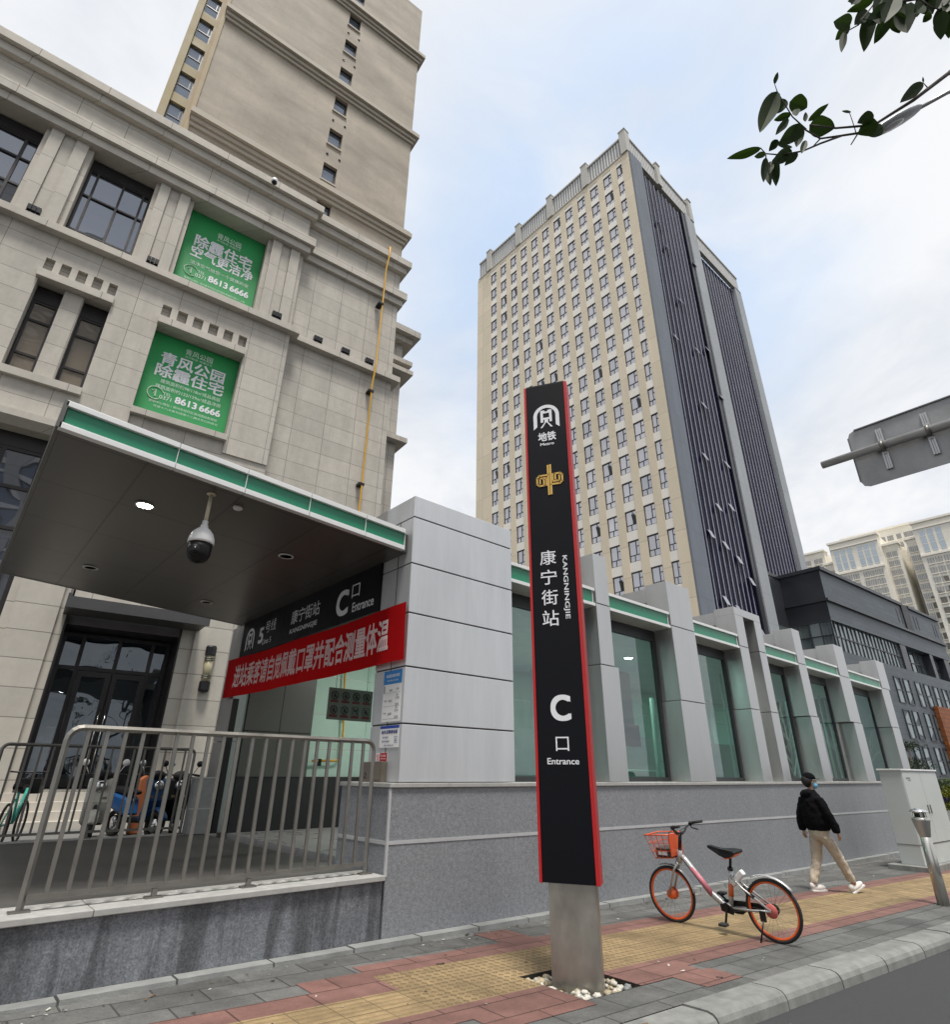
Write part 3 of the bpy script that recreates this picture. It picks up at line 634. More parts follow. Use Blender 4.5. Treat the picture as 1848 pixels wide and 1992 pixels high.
# wall lamp right of the door
t = thing('wall_lamp', 'long black caged wall lamp with cream glass beside the dark door', 'lamp', LW(3.43, -.14, 1.86), AL)
mb = MB(); mb.lathe([(.0001, 0), (.12, .02), (.14, .06), (.14, .27), (.12, .285)], (0, 0, 0), 8, 0, smooth=False); mb.lathe([(.12, .945), (.14, .96), (.14, 1.17), (.12, 1.21), (.0001, 1.23)], (0, 0, 0), 8, 0, smooth=False)
for k in range(8):
    a = 2*math.pi*k/8+.39; mb.bar((.125*math.cos(a), .125*math.sin(a), .27), (.125*math.cos(a), .125*math.sin(a), .96), .014, .014)
for z in (.36, .41, .82, .87): mb.lathe([(.122, z), (.132, z+.004), (.122, z+.018)], (0, 0, 0), 8, 0, smooth=False)
mb.box(-.05, .05, .08, .2, .3, .9); mb.build('cage', black_metal, t)
mb = MB(); mb.lathe([(.105, .27), (.105, .96)], (0, 0, 0), 16); mb.build('lamp_glass', mat('cream_glass', (.42, .38, .25), .3), t)
# floodlights standing on the ledge
def flood(u, wv, lab, src=None):
    if src: 
        f = copy_tree(src); f.location = LW(u, wv-.07, 14.455); f['label'] = lab; return f
    f = thing('floodlight', lab, 'floodlight', LW(u, wv-.07, 14.455), AL, 'floodlights standing on the facade ledge')
    mb = MB(); mb.box(-.17, .17, -.05, .05, .02, .05)
    for k in range(3): mb.box(-.16+.11*k, -.06+.11*k, -.09, .07, .06, .26)
    mb.build('housing', black_metal, f, .006)
    mb = MB(); mb.tube([(-.12, 0, .0), (-.12, 0, .05)], .015, 6); mb.tube([(.12, 0, .0), (.12, 0, .05)], .015, 6); mb.build('bracket', steel_dk, f); return f
fl = flood(-3.62, -.13, 'small black floodlight on the ledge left of the dark upper window')
flood(-.55, -.13, 'small black floodlight on the ledge left of the upper green poster', fl)
flood(3.40, -.13, 'small black floodlight on the ledge right of the upper green poster', fl)
flood(5.05, .19, 'small black floodlight on the ledge of the set-back plain wall, farthest from the yellow pipe', fl)
flood(6.15, .19, 'small black floodlight on the ledge midway along the set-back plain wall', fl)
flood(7.15, .19, 'small black floodlight on the ledge touching the yellow gas pipe', fl)
# gas pipe
t = thing('gas_pipe', 'thin yellow gas pipe running down the corner of the limestone block', 'pipe', LW(7.45, .2, -1.0), AL)
def LP(u, wv, z): return (u-7.45, wv-.2, z+1.0)
mb = MB(); mb.tube([LP(7.52, .33, 20.9), LP(7.5, -.05, 20.9), LP(7.49, -.1, 20.6), LP(7.47, -.1, 20.2), LP(7.44, .0, 19.7), LP(7.42, -.02, 18.0), LP(7.40, 0, 14.6), LP(7.38, -.02, 14.3), LP(7.37, .1, 13.6), LP(7.36, .12, 3), LP(7.36, .12, -.6)], .035, 8); mb.build('tube', yellow_paint, t)
for z, wv in ((17.6, -.02), (13.3, .1), (9.3, .12)):
    mb = MB(); q = LP(7.39, wv, z); mb.box(q[0]-.16, q[0]+.06, q[1]-.05, q[1]+.3, q[2]-.05, q[2]+.05); mb.build('pipe_clamp', black_metal, t, .008)
# dome camera above the parapet
t = thing('dome_camera', 'small white dome camera on the parapet edge high on the limestone block', 'camera', LW(2.33, -.5, 20.42), AL)
mb = MB(); mb.ball((0, 0, 0), .13, .13, .15, 14, 10); mb.tube([(0, .0, .1), (0, .12, .22), (0, .5, .22)], .03, 8); mb.build('housing', white_paint, t)
mb = MB(); mb.ball((0, -.02, -.07), .10, .10, .10, 12, 8); mb.build('lens_dome', black_plastic, t)
# green advertisement panels
gpan = mat('green_vinyl', (.014, .285, .075), .6, 0, .1, .8)
pale_ink = mat('pale_green_lettering', (.55, .72, .58), .5, 0, 0)
def poster(u0, u1, z0, z1, wv, label, rows):
    t = thing('poster', label, 'poster', LW((u0+u1)/2, wv, z0), AL, 'green advertisement posters filling window bays')
    W, H = u1-u0, z1-z0
    mb = MB(); mb.box(-W/2, W/2, 0, .05, 0, H); mb.build('panel', gpan, t)
    small = MB()
    for (s, cx, cy, ww, hh, which, bold) in rows:
        lettering(s, ((cx-.5)*W, -.002, (1-cy)*H), ww*W, hh*H, (1, 0, 0), (0, 0, 1), white_ink if which else pale_ink, t, bold, 0, 'lettering', .004)
    c_ = (.175-.5)*W; 
    k = MB(); cz = (1-rows[-1][2])*H
    pts = [(c_+.085*W*math.cos(a), -.006, cz+.085*W*math.sin(a)) for a in [R(20+18*i) for i in range(17)]]
    small.tube(pts, .016, 4, 0); small.tube([(c_-.035*W, -.006, cz+.02*W), (c_, -.006, cz+.045*W), (c_+.005*W, -.006, cz-.045*W)], .022, 4, 0)
    small.build('telephone_emblem', pale_ink, t)
    return t
poster(.09, 2.66, 14.95, 18.19, .5, 'upper green advertisement poster, set under the thick cornice in the top row of bays', [
    ('青风公园', .53, .19, .32, .085, 0, .012), ('滨河新城', .45, .255, .15, .03, 0, 0), ('除霾住宅', .62, .255, .15, .03, 0, 0), ('除霾住宅', .50, .385, .76, .175, 1, .022), ('空气更洁净', .52, .545, .82, .155, 1, .022),
    ('洁净空气给您一个健康的家', .52, .70, .76, .052, 0, .004), ('TEL', .30, .79, .09, .035, 0, .01), ('0371', .30, .845, .13, .05, 0, .01), ('8613', .52, .82, .25, .085, 1, .03), ('6666', .80, .82, .25, .085, 1, .03), ('营销中心地址 / 经济技术开发区滨河国际新城经开第十二大街', .51, .93, .78, .028, 0, 0), ('', 0, .815, 0, 0, 0, 0)][:-1] + [('7', .16, .815, .02, .03, 0, .0)])
poster(.08, 2.65, 9.74, 12.595, .42, 'lower green advertisement poster, set under the lintel with square dentils', [
    ('青风公园', .53, .12, .32, .08, 0, .012), ('滨河新城', .45, .185, .15, .03, 0, 0), ('除霾住宅', .62, .185, .15, .03, 0, 0), ('青风公园', .50, .295, .74, .165, 1, .022), ('除霾住宅', .50, .46, .78, .165, 1, .022),
    ('建筑面积约98/118m²成品高层', .535, .59, .68, .05, 0, .006), ('建筑面积约122/129m²成品洋房', .525, .665, .74, .05, 0, .006), ('TEL', .30, .735, .09, .032, 0, .01), ('0371', .29, .785, .13, .048, 0, .01), ('8613', .515, .765, .245, .085, 1, .03), ('6666', .79, .765, .245, .085, 1, .03),
    ('营销中心地址 / 郑州市经开区滨河国际新城经', .51, .86, .76, .032, 0, 0), ('开第十八大街与经南十二路交叉口向西北', .55, .91, .72, .028, 0, 0), ('7', .16, .757, .02, .03, 0, .0)])
# ------------------------------------------------------------------ beige residential tower behind it
tw = thing('residential_tower', 'beige plastered residential tower with a column of small square windows, rising behind the limestone block', 'building', LW(0, 4.0, 18.5), AL)
def tower_wash(t, tcn, v):
    mp = nd(t, 'ShaderNodeMapping', {0: tcn.outputs['Object'], 2: (0, 0.45, 0), 3: (.16, 1, .42)})
    n_ = nd(t, 'ShaderNodeTexNoise', {'Vector': mp.outputs[0], 'Scale': 1.6, 'Detail': 5, 'Roughness': .55})
    r_ = nd(t, 'ShaderNodeMapRange', {0: n_.outputs[0], 1: .32, 2: .68, 3: .74, 4: 1.18})
    return nd(t, 'ShaderNodeMath', {0: v, 1: r_.outputs[0]}, operation='MULTIPLY').outputs[0]
plas = stone('beige_plaster', (.37, .325, .265), 1.02, .55, .004, (0, 0), .86, .05, .14, streak=tower_wash, stain_sc=(.5, .25), cvar=.015)
plas_t = mat('plaster_moulding', (.40, .36, .30), .75, 0, .1, 1)
tan_pl = mat('tan_plaster', (.36, .285, .175), .75, 0, .1, 1)
TB = 18.5
def B(mb, name, m, parent=tw, bevel=0): mb.xform(Matrix.Translation((0, 0, -TB))); return mb.build(name, m, parent, bevel)
zc = [22.95+2.84*k for k in range(9)]
uw0, uw1, hh = 5.09, 5.84, .66
mb = MB(); mb.box(-.97, uw0, 0, .3, TB, 50); mb.box(uw1, 10.0, 0, .3, TB, 50); zp = TB
for z in zc: mb.box(uw0, uw1, 0, .3, zp, z-hh); zp = z+hh
mb.box(uw0, uw1, 0, .3, zp, 50); mb.box(-.97, 10.0, .3, 16, TB, 50)
B(mb, 'wall', plas)
for zb in (18.6+7.9, 35.1, 43.5): 
    mb = MB()
    for dz, h, p in ((0, .22, .1), (.25, .25, .2), (.53, .3, .36), (.86, .12, .28)): mb.box(-.97-p*.3, 10.0+p, -p, 16, zb+dz, zb+dz+h)
    B(mb, 'string_course', plas_t)
wn_me = None
for i, z in enumerate(zc):
    if wn_me is None:
        mb = MB()
        for a, b, c_, d in ((uw0, uw0+.07, -hh, hh), (uw1-.09, uw1, -hh, hh), (uw0+.07, uw1-.09, hh-.08, hh), (uw0+.07, uw1-.09, -hh, -hh+.07)): mb.box(a, b, .18, .26, c_, d)
        wo = mb.build('window', bronze, tw); wo.location = (0, 0, z-TB)
        mb = MB(); mb.face([(uw0, .22, -hh), (uw1, .22, -hh), (uw1, .22, hh), (uw0, .22, hh)]); mb.build('pane', darkglass('tower_glass', (.1, .12, .15), (.6, .66, .76), .16, .1), wo)
        mb = MB(); mb.box(uw0-.06, uw1+.03, -.08, .0, -hh-.1, -hh); mb.build('sill', plas_t, wo); wn_me = wo
    else:
        c_ = copy_tree(wn_me, tw); c_.location = (0, 0, z-TB)
for z in zc:
    for u, dz in ((5.03, -1.18), (5.72, -1.12)):
        mb = MB(); mb.lathe([(.07, .0), (.07, -.03), (.05, -.03), (.05, .05), (.0001, .05)], (u+.15, 0, z+dz-.3), 10, axis='y'); B(mb, 'wall_vent', black_plastic)
mb = MB(); mb.box(-1.15, -.97, -.06, 1.5, TB, 50); mb.box(-1.32, -1.15, .12, 1.5, TB, 50); B(mb, 'corner_moulding', tan_pl)
mb = MB(); mb.box(-2.28, -1.98, .1, 1.2, TB, 50); mb.box(-1.98, -1.32, .42, 1.2, TB, 50)
for k in range(12): mb.box(-1.98, -1.32, .2, .42, 21.0+2.22*k, 21.62+2.22*k)
B(mb, 'bay_wall', mat('olive_plaster', (.34, .285, .17), .75, 0, .1, 1))
for k in range(12):
    mb = MB(); z0 = 21.62+2.22*k
    for a, b, c_, d in ((-1.98, -1.93, 0, 1.6), (-1.37, -1.32, 0, 1.6), (-1.93, -1.37, .75, .82), (-1.93, -1.37, 0, .05), (-1.5, -1.45, .82, 1.6)): mb.box(a, b, .30, .36, z0+c_, z0+d)
    wo = B(mb, 'window', bronze); mb = MB(); mb.face([(-1.98, .33, z0), (-1.32, .33, z0), (-1.32, .33, z0+1.6), (-1.98, .33, z0+1.6)]); B(mb, 'pane', MATS['tower_glass'], wo)
# ------------------------------------------------------------------ office tower across the junction
oc = thing('office_tower', 'tall beige office tower with gridded windows and a dark finned glass side', 'building', (50, 25.5, -2.3))
def O(mb, name, m, parent=oc, bevel=0): mb.xform(Matrix.Translation((-50, -25.5, 2.3))); return mb.build(name, m, parent, bevel)
beige = stone('beige_stone', (.68, .595, .46), 30, 3.45, .05, (0, .3), .8, .04, .1, stain_sc=(.25, .05))
grey_st = stone('blue_grey_stone', (.165, .185, .22), 1.1, 3.45, .03, (0, .3), .8, .05, .15, stain_sc=(.25, .05))
grey_st2 = stone('pale_grey_stone', (.34, .36, .38), 6, 3.45, .03, (0, .3), .8, .05, .12, stain_sc=(.25, .05))
ZT, FS, NF = 77.85, 3.45, 22
wy = [27.18] + [29.25+2.362*k for k in range(11)]; ww = [.9] + [1.38]*11
mb = MB(); y = 25.5
for yc, w_ in zip(wy, ww): mb.box(50, 50.42, y, yc-w_/2, -2.3, 79.2); y = yc+w_/2
mb.box(50, 50.42, y, 56.9, -2.3, 79.2)
for yc, w_ in zip(wy, ww): mb.box(50, 50.42, yc-w_/2, yc+w_/2, 78.55, 79.2)
for yc, w_ in zip(wy, ww):
    for k in range(NF+1): mb.box(50.05, 50.44, yc-w_/2, yc+w_/2, ZT-FS*k+.02, min(ZT-FS*k+1.08, 78.55), 1)
O(mb, 'wall', [beige, mat('white_spandrel', (.78, .75, .69), .6, 0, .05, .2)])
og = darkglass('office_glass', (.27, .265, .275), (.66, .66, .70), .50, .25, .35, .7)
of = mat('office_frame', (.05, .052, .055), .5, .2)
def win_geo(w_):
    mb = MB()
    for a, b, c_, d in ((-.5, -.46, 0, 1), (.43, .5, 0, 1), (-.46, .43, .955, 1), (-.46, .46, 0, .03), (-.46, .46, .3, .325), (.12, .16, .325, .965), (.16, .46, .70, .722), (-.05, -.02, .03, .3)):
        mb.box(50.13, 50.22, -b*w_, -a*w_, c_*2.36-2.36, d*2.36-2.36)
    return mb
protos = {}; rest_f, rest_g = MB(), MB(); ro = random.Random(11)
order = [(i, k) for i in range(12) for k in range(NF)]
def vis(i, k): return -((ZT-FS*k)*1.0 + wy[i]*1.1) - (40 if k > 15 else 0)*(1 if k > 19 else 0)
order.sort(key=lambda q: ((ZT-FS*q[1]-1)**2 + wy[q[0]]**2) if ZT-FS*q[1] > 14 else 1e9)
for n_, (i, k) in enumerate(order):
    yc, w_, z = wy[i], ww[i], ZT-FS*k
    if n_ < 100:
        if w_ not in protos:
            wo = O(win_geo(w_), 'window', of); mb = MB(); mb.face([(50.19, w_/2, -2.36), (50.19, -w_/2, -2.36), (50.19, -w_/2, 0), (50.19, w_/2, 0)]); O(mb, 'pane', og, wo); protos[w_] = wo
        else: wo = copy_tree(protos[w_], oc)
        wo.location = (0, yc, z)
    else:
        f_ = win_geo(w_); kk = len(rest_f.v); f_.xform(Matrix.Translation((0, yc, z)))
        rest_f.v += f_.v; rest_f.f += [tuple(q+kk for q in p) for p in f_.f]; rest_f.mi += f_.mi; rest_f.sm += f_.sm
        rest_g.face([(50.19, yc+w_/2, z-2.36), (50.19, yc-w_/2, z-2.36), (50.19, yc-w_/2, z), (50.19, yc+w_/2, z)])
kf = len(rest_f.v); rest_f.v += rest_g.v; rest_f.f += [tuple(q+kf for q in p) for p in rest_g.f]; rest_f.mi += [1]*len(rest_g.f); rest_f.sm += rest_g.sm
tag(O(rest_f, 'far_windows', [of, og]), kind='stuff')
mb = MB(); mb.box(50.45, 66, 26.9, 56.9, -2.3, 79.15); O(mb, 'core', mat('tower_core', (.08, .08, .085), .8))
mb = MB(); mb.box(50.04, 53.0, 25.3, 25.495, -2.3, 79.15); mb.box(50.44, 53.0, 25.5, 26.89, -2.3, 79.15); O(mb, 'corner_pier', grey_st)
mb = MB(); mb.box(63.9, 64.89, 25.55, 25.72, -2.3, 79.1); O(mb, 'dark_return', mat('return_panel', (.022, .024, .03), .35))
mb = MB(); mb.box(64.9, 67.5, 25.4, 27.5, -2.3, 79.4); mb.box(67.5, 71, 27.6, 30, -2.3, 79); O(mb, 'side_pier', grey_st2)
mb = MB(); mb.box(86.3, 88.7, 27.8, 30, -2.3, 80.9); O(mb, 'end_pier', grey_st2)
mb = MB(); mb.box(71, 86.3, 28.95, 45, -2.3, 80.5); O(mb, 'rear_block', mat('rear_core', (.05, .05, .055), .8))
navy = stone('navy_glazing', (.007, .008, .024), 1.09, 1.725, .03, (53.0, 0), .5, .1, 0, rough=.08, cvar=.25); navy.node_tree.nodes['Principled BSDF'].inputs['Specular IOR Level'].default_value = .03
mb = MB(); mb.face([(53.0, 25.80, -2.3), (64.9, 25.80, -2.3), (64.9, 25.80, 78.4), (53.0, 25.80, 78.4)]); O(mb, 'glazing', navy)
mb = MB(); mb.face([(71, 28.35, -2.3), (86.3, 28.35, -2.3), (86.3, 28.35, 80), (71, 28.35, 80)]); O(mb, 'glazing', navy)
finm = mat('fin', (.46, .47, .56), .4, .3, .1, .3)
fp = None
for j, (x0, n_, yy, zt, sp) in enumerate(((53.25, 10, 25.57, 78.3, 1.085), (71.6, 14, 28.12, 79.9, 1.09))):
    for k in range(n_):
        mb = MB(); mb.box(x0+sp*k, x0+sp*k+.07, yy+.13, yy+.21, -2.3, zt); O(mb, 'fin', finm)
rv = random.Random(4); vm = mat('open_vent', (.27, .29, .34), .3, 0, 0)
for (kx, z) in ((2, 70), (3, 66), (10, 68.5), (4, 57), (9, 52), (1, 49), (6, 50), (10, 45), (5, 41), (8, 34), (3, 33), (4, 27), (7, 28), (1.3, 23), (4, 22.5), (6.5, 21.5), (8.5, 19.5), (2, 16), (4.3, 15.5), (6.3, 14.8), (8.6, 13.8), (7.7, 10), (9.5, 9)):
    mb = MB(); x0 = 53.38+1.085*kx; mb.obox((x0+.46, 25.5, z), (.38, 0, 0), (0, .015, -.006), (0, .17, .48)); O(mb, 'open_vent', vm)
rv2 = random.Random(6); sash = mat('open_sash', (.04, .045, .05), .3)
for n_ in range(22):
    i, k = rv2.randrange(12), rv2.randrange(18); mb = MB(); mb.obox((50.02, wy[i]-.3*ww[i], ZT-FS*k-1.05), (.01, 0, .03), (0, .15*ww[i], 0), (-.13, 0, .48)); O(mb, 'open_sash', sash)
scr = stone('louvre_screen', (.70, .70, .69), .47, 60, .15, (.1, -10), .38, .05, .12, stain_sc=(.5, .1))
posts = [25.95, 32.85, 39.8, 46.8, 53.9]
for yp in posts:
    mb = MB(); mb.box(49.75, 50.8, yp-.5, yp+.5, 79.25, 83.75); mb.box(49.68, 50.87, yp-.56, yp+.56, 83.75, 83.95); O(mb, 'parapet_post', mat('parapet_stone', (.44, .43, .40), .7) if 'parapet_stone' not in MATS else MATS['parapet_stone'])
for a, b in list(zip(posts[:-1], posts[1:]))+[(53.9, 57.1)]:
    mb = MB(); mb.box(50.2, 50.4, a+.5, b-.5, 79.4, 82.9); sc_ = O(mb, 'parapet_screen', scr); mb = MB(); mb.box(50.0, 50.6, a+.5, b-.5, 82.9, 83.2); O(mb, 'parapet_rail', MATS['parapet_stone'], sc_); mb = MB(); mb.box(49.9, 50.7, a+.5, b-.5, 79.2, 79.4); O(mb, 'parapet_rail', MATS['parapet_stone'], sc_)
for xp in (58.0, 67.0):
    mb = MB(); mb.box(xp-.5, xp+.5, 25.3, 26.5, 79.25, 83.75); mb.box(xp-.56, xp+.56, 25.2, 26.6, 83.75, 83.95); O(mb, 'parapet_post', MATS['parapet_stone'])
for a, b, yy, zt in ((50.8, 57.5, 25.7, 83.2), (58.5, 66.5, 25.7, 83.2), (68, 88.6, 28.0, 84.4)):
    mb = MB(); mb.box(a, b, yy, yy+.2, zt-3.8, zt-.3); sc_ = O(mb, 'parapet_screen', scr); mb = MB(); mb.box(a, b, yy-.15, yy+.35, zt-.3, zt); O(mb, 'parapet_rail', MATS['parapet_stone'], sc_); mb = MB(); mb.box(a, b, yy-.2, yy+.4, zt-4.0, zt-3.8); O(mb, 'parapet_rail', MATS['parapet_stone'], sc_)
# ------------------------------------------------------------------ dark stone podium beyond it
BA = -math.atan(.0645)
dp = thing('dark_podium', 'low dark slate building with a sloping roofline and grey windows beside the office tower', 'building', (71.3, 21.2, -2.3), BA)
DZ = -2.3
def D(mb, name, m, parent=dp, bevel=0): mb.xform(Matrix.Translation((0, 0, -DZ))); return mb.build(name, m, parent, bevel)
slate = stone('slate_cladding', (.062, .077, .09), 2.4, .62, .02, (0, 0), .55, .1, .1, rough=.45, stain_sc=(.5, .06), cvar=.12, offset=.5)
slate_d = mat('dark_slate', (.030, .032, .038), .4, 0, .1, .4)
gg = darkglass('podium_glass', (.12, .145, .145), (.62, .68, .69), .24, .7, .25)
mb = MB(); mb.box(0, 39.5, 0, 30, 15.9, 22.0); mb.box(0, 120, 7, 30, 2, 15.9); D(mb, 'upper_wall', slate)
mb = MB(); mb.box(-.2, 24.5, -.25, 30, 21.7, 22.1); mb.box(27, 39.7, -.25, 30, 21.75, 22.1); mb.box(-.25, 39.8, -.3, 30, 18.05, 18.35); mb.box(-7, 0.001, 4.5, 30, 21.7, 22.1); D(mb, 'cornice', slate_d)
mb = MB(); mb.box(-7, -.01, 4.6, 30, 15.7, 21.7); mb.box(-.02, .0, .02, 30, 15.9, 21.7); D(mb, 'side_wall', slate_d)
slb = mat('slot_black', (.012, .012, .014), .5); mb = MB(); mb.box(24.5, 27, -.15, .2, 18.4, 22.0); D(mb, 'dark_bay', slb)
for u in (22.4, 23.6, 28.7, 29.9, 36.5, 37.6): mb = MB(); mb.box(u, u+.28, -.03, .1, 19.1, 21.0); D(mb, 'slot_window', slb)
mb = MB(); mb.box(0, 120, .02, 7, -2.3, 12.6); D(mb, 'lower_wall', slate)
mb = MB()
for a, b in ((20, 22), (31, 32.2), (37, 39), (41, 44)): mb = MB(); mb.box(a, b, .05, 7, 12.6, 15.9); D(mb, 'pier', slate_d)
def gw(u0, u1, z0, z1, wv, nc, nr, fr=.12):
    mb = MB()
    for i in range(nc+1): x = u0+(u1-u0)*i/nc; mb.box(x-fr/2, x+fr/2, wv-.1, wv+.05, z0, z1)
    for j in range(nr+1): z = z0+(z1-z0)*j/nr; mb.box(u0, u1, wv-.08, wv+.04, z-fr/2, z+fr/2)
    wo = D(mb, 'window', slate_d); mb = MB(); 
    for i in range(nc):
        for j in range(nr):
            xa, xb, za, zb = u0+(u1-u0)*i/nc, u0+(u1-u0)*(i+1)/nc, z0+(z1-z0)*j/nr, z0+(z1-z0)*(j+1)/nr; ta, tb = RG.gauss(0, .012), RG.gauss(0, .015); h_, k_ = ta*(xb-xa)/2, tb*(zb-za)/2
            mb.face([(xa, wv-h_-k_, za), (xb, wv+h_-k_, za), (xb, wv+h_+k_, zb), (xa, wv-h_+k_, zb)])
    D(mb, 'pane', gg, wo)
gw(.1, 20, 12.6, 15.9, .3, 18, 2)
for a, b in ((22, 31), (32.2, 37), (39, 41), (44, 60)): gw(a, b, 12.6, 15.8, 1.0, max(1, int((b-a)/1.6)), 2)
mb = MB(); wv = 0
for i in range(4): mb.box(-.12, .02, 1.2*i, 1.2*i+.1, 12.6, 15.9)
for z in (12.6, 14.2, 15.75): mb.box(-.1, .02, 0, 4.6, z, z+.12)
wo = D(mb, 'window', slate_d); mb = MB(); mb.face([(-.02, 4.6, 12.6), (-.02, 0, 12.6), (-.02, 0, 15.9), (-.02, 4.6, 15.9)]); D(mb, 'pane', gg, wo)
mb = MB(); mb.face([(-7, 4.55, 12.6), (0, 4.55, 12.6), (0, 4.55, 15.7), (-7, 4.55, 15.7)]); wo = D(mb, 'window', gg)
for u in (14.2, 17.2, 21.2, 24.4, 27.8, 31.4, 35.0):
    for z0, z1 in ((8.2, 11.2), (4.2, 7.4), (.4, 3.4)): gw(u, u+1.9, z0, z1, .015, 1, 2, .1)
mb = MB(); mb.box(25.6, 40, -.5, .0, -2.3, 8.5); D(mb, 'copper_screen', stone('rust_panel', (.24, .075, .022), .8, .55, .05, (0, 0), .6, .15, .2, cvar=.2, rough=.6))
# ------------------------------------------------------------------ apartment blocks far off
cream = stone('cream_plaster', (.77, .735, .65), 30, 2.87, .03, (0, .2), .85, .03, .06, stain_sc=(.1, .05))
cream_t = mat('cream_moulding', (.79, .75, .67), .7, 0, .03, .2)
ag = darkglass('apartment_glass', (.24, .22, .19), (.6, .62, .62), .28, .2, .3)
ag2 = darkglass('tall_window_glass', (.25, .30, .33), (.7, .75, .8), .3, .2, .2)
afr = mat('apartment_frame', (.2, .19, .18), .5)
def apartment(label, parts_):
    """parts_: boxes (x, y0, y1, z1, depth) with window columns"""
    y0 = min(p[1] for p in parts_)
    t = thing('apartment_block', label, 'building', (200, y0, -2.4), 0, 'cream apartment blocks in the distance')
    def E(mb, name, m, par=t): mb.xform(Matrix.Translation((-200, -y0, 2.4))); return mb.build(name, m, par)
    wl, tr_ = MB(), MB()
    for (x, a, b, z1, wins, tall) in parts_:
        wl.box(x, 232, a, b, -2.4, z1); tr_.box(x-.5, x+3, a-.4, b+.4, z1, z1+.6)
        zt = z1-1.6
        if tall:
            tr_.box(x-.35, x, a, b, z1-10.2, z1-9.6); tr_.box(x-.35, x, a, b, z1-1.9, z1-1.5)
        for (yc, w_) in wins:
            z = z1-2.2
            if tall:
                mb = MB(); mb.box(x-.06, x-.02, yc-w_/2-.06, yc+w_/2+.06, z1-9.3, z1-2.3)
                wo = E(mb, 'window', cream_t); mb = MB(); mb.face([(x-.08, yc+w_/2, z1-9.2), (x-.08, yc-w_/2, z1-9.2), (x-.08, yc-w_/2, z1-2.4), (x-.08, yc+w_/2, z1-2.4)])
                for k in range(3): mb.box(x-.11, x-.085, yc-w_/2, yc+w_/2, z1-8.9+2.3*k, z1-8.8+2.3*k, 1)
                E(mb, 'pane', [ag2, cream_t], wo); z = z1-10.9
            mb = MB()
            while z > 14:
                mb.face([(x-.06, yc+w_/2, z-1.7), (x-.06, yc-w_/2, z-1.7), (x-.06, yc-w_/2, z), (x-.06, yc+w_/2, z)], 0)
                mb.box(x-.12, x-.02, yc-w_/2-.08, yc-w_/2, z-1.75, z+.05, 1); mb.box(x-.12, x-.02, yc+w_/2, yc+w_/2+.08, z-1.75, z+.05, 1); mb.box(x-.12, x-.02, yc-.05, yc+.05, z-1.7, z, 1); mb.box(x-.3, x, yc-w_/2-.15, yc+w_/2+.15, z-2.0, z-1.78, 2); z -= 2.87
            E(mb, 'window_column', [ag, afr, cream_t])
    E(wl, 'wall', cream); E(tr_, 'cornice', cream_t)
apartment('cream apartment block with two groups of tall glazed windows, left of its taller neighbour', [
    (200, 41.6, 55.0, 68.0, [(43.2, 1.3), (45.0, 1.3), (46.8, 1.3), (49.6, 1.3), (51.5, 1.3), (53.3, 1.3)], True),
    (203, 37.6, 41.6, 64.6, [(38.9, 1.0), (40.4, 1.0)], False), (204, 55.0, 58.5, 63, [(56, 1), (57.4, 1)], False), (206, 58.5, 70, 68.5, [(60, .9), (61.4, .9), (63.8, 1.3), (65.6, 1.3)], False),
    (212, 33.8, 54, 72.6, [(34.8, 1), (36.2, 1), (38.2, 1), (40.5, 1.4), (42.5, 1), (44.4, 1), (46, 1), (48, 1), (50, 1)], False)])
apartment('taller cream apartment block at the right, its long cornice rising towards the picture edge', [
    (200, 8.0, 32.4, 68.2, [(13, 1.3), (15, 1.3), (17, 1.3), (19.4, 1.3), (21.2, 1.3), (23.0, 1.3), (26.6, 1.3), (28.6, 1.3), (30.5, 1.3)], True),
    (203, 32.4, 35.4, 64.8, [(33.2, .9), (34.6, .9)], False)])

# ------------------------------------------------------------------ pale tower across the street, seen mirrored in the glazing
t = thing('opposite_tower', 'pale tower across the street, mirrored in the dark upper windows of the limestone block', 'building', (-50, -64, -2.4))
mb = MB(); mb.box(0, 36, -22, 0, 0, 92)
for k in range(7): mb.box(.6+5.3*k, 3.0+5.3*k, .0, 1.0, 0, 92)
mb.build('wall', stone('opposite_cladding', (.52, .49, .43), 5.3, 3.1, .12, (0, 0), .7, .06, .15), t)
for k in range(29):
    mb = MB(); mb.box(-.2, 36.2, .0, .5, 3.1*k+.2, 3.1*k+1.2); mb.build('spandrel', MATS['white_spandrel'], t)
mb = MB()
for k in range(28): mb.face([(0, .06, 3.1*k+1.3), (36, .06, 3.1*k+1.3), (36, .06, 3.1*k+3.2), (0, .06, 3.1*k+3.2)])
mb.build('window_band', darkglass('opposite_glass', (.05, .06, .08), (.6, .65, .7), .15, .1), t)
# ------------------------------------------------------------------ entrance signs, banner, notices
XD, UPZ = (0, -1, 0), (0, 0, 1)      # text on faces looking towards -x reads along -y
sign_black = mat('sign_black', (.004, .004, .008), .45, 0, .05, spec=.2)
t = thing('station_sign', 'long black station name board above the metro entrance opening', 'sign', (4.10, 9.1, 2.06))
def K(mb, name, m): mb.xform(Matrix.Translation((-4.10, -9.1, -2.06))); return mb.build(name, m, t)
mb = MB(); mb.box(4.08, 4.128, 6.64, 11.62, 2.0, 2.705); K(mb, 'board', sign_black)
def put(s, y, z, w_, h_, bold=.0, rot=0): mb = MB(); letter_into(mb, s, (4.079, y, z), w_, h_, XD, UPZ, 0, bold, rot, .003); K(mb, 'lettering', white_ink)
put('C', 7.66, 2.31, .36, .40, .03); put('口', 7.29, 2.43, .22, .2, .0); put('Entrance', 7.06, 2.18, .58, .14, .012)
put('康宁街站', 8.90, 2.40, 1.02, .24, .004); put('KANGNINGJIE', 8.92, 2.15, .98, .105, .012)
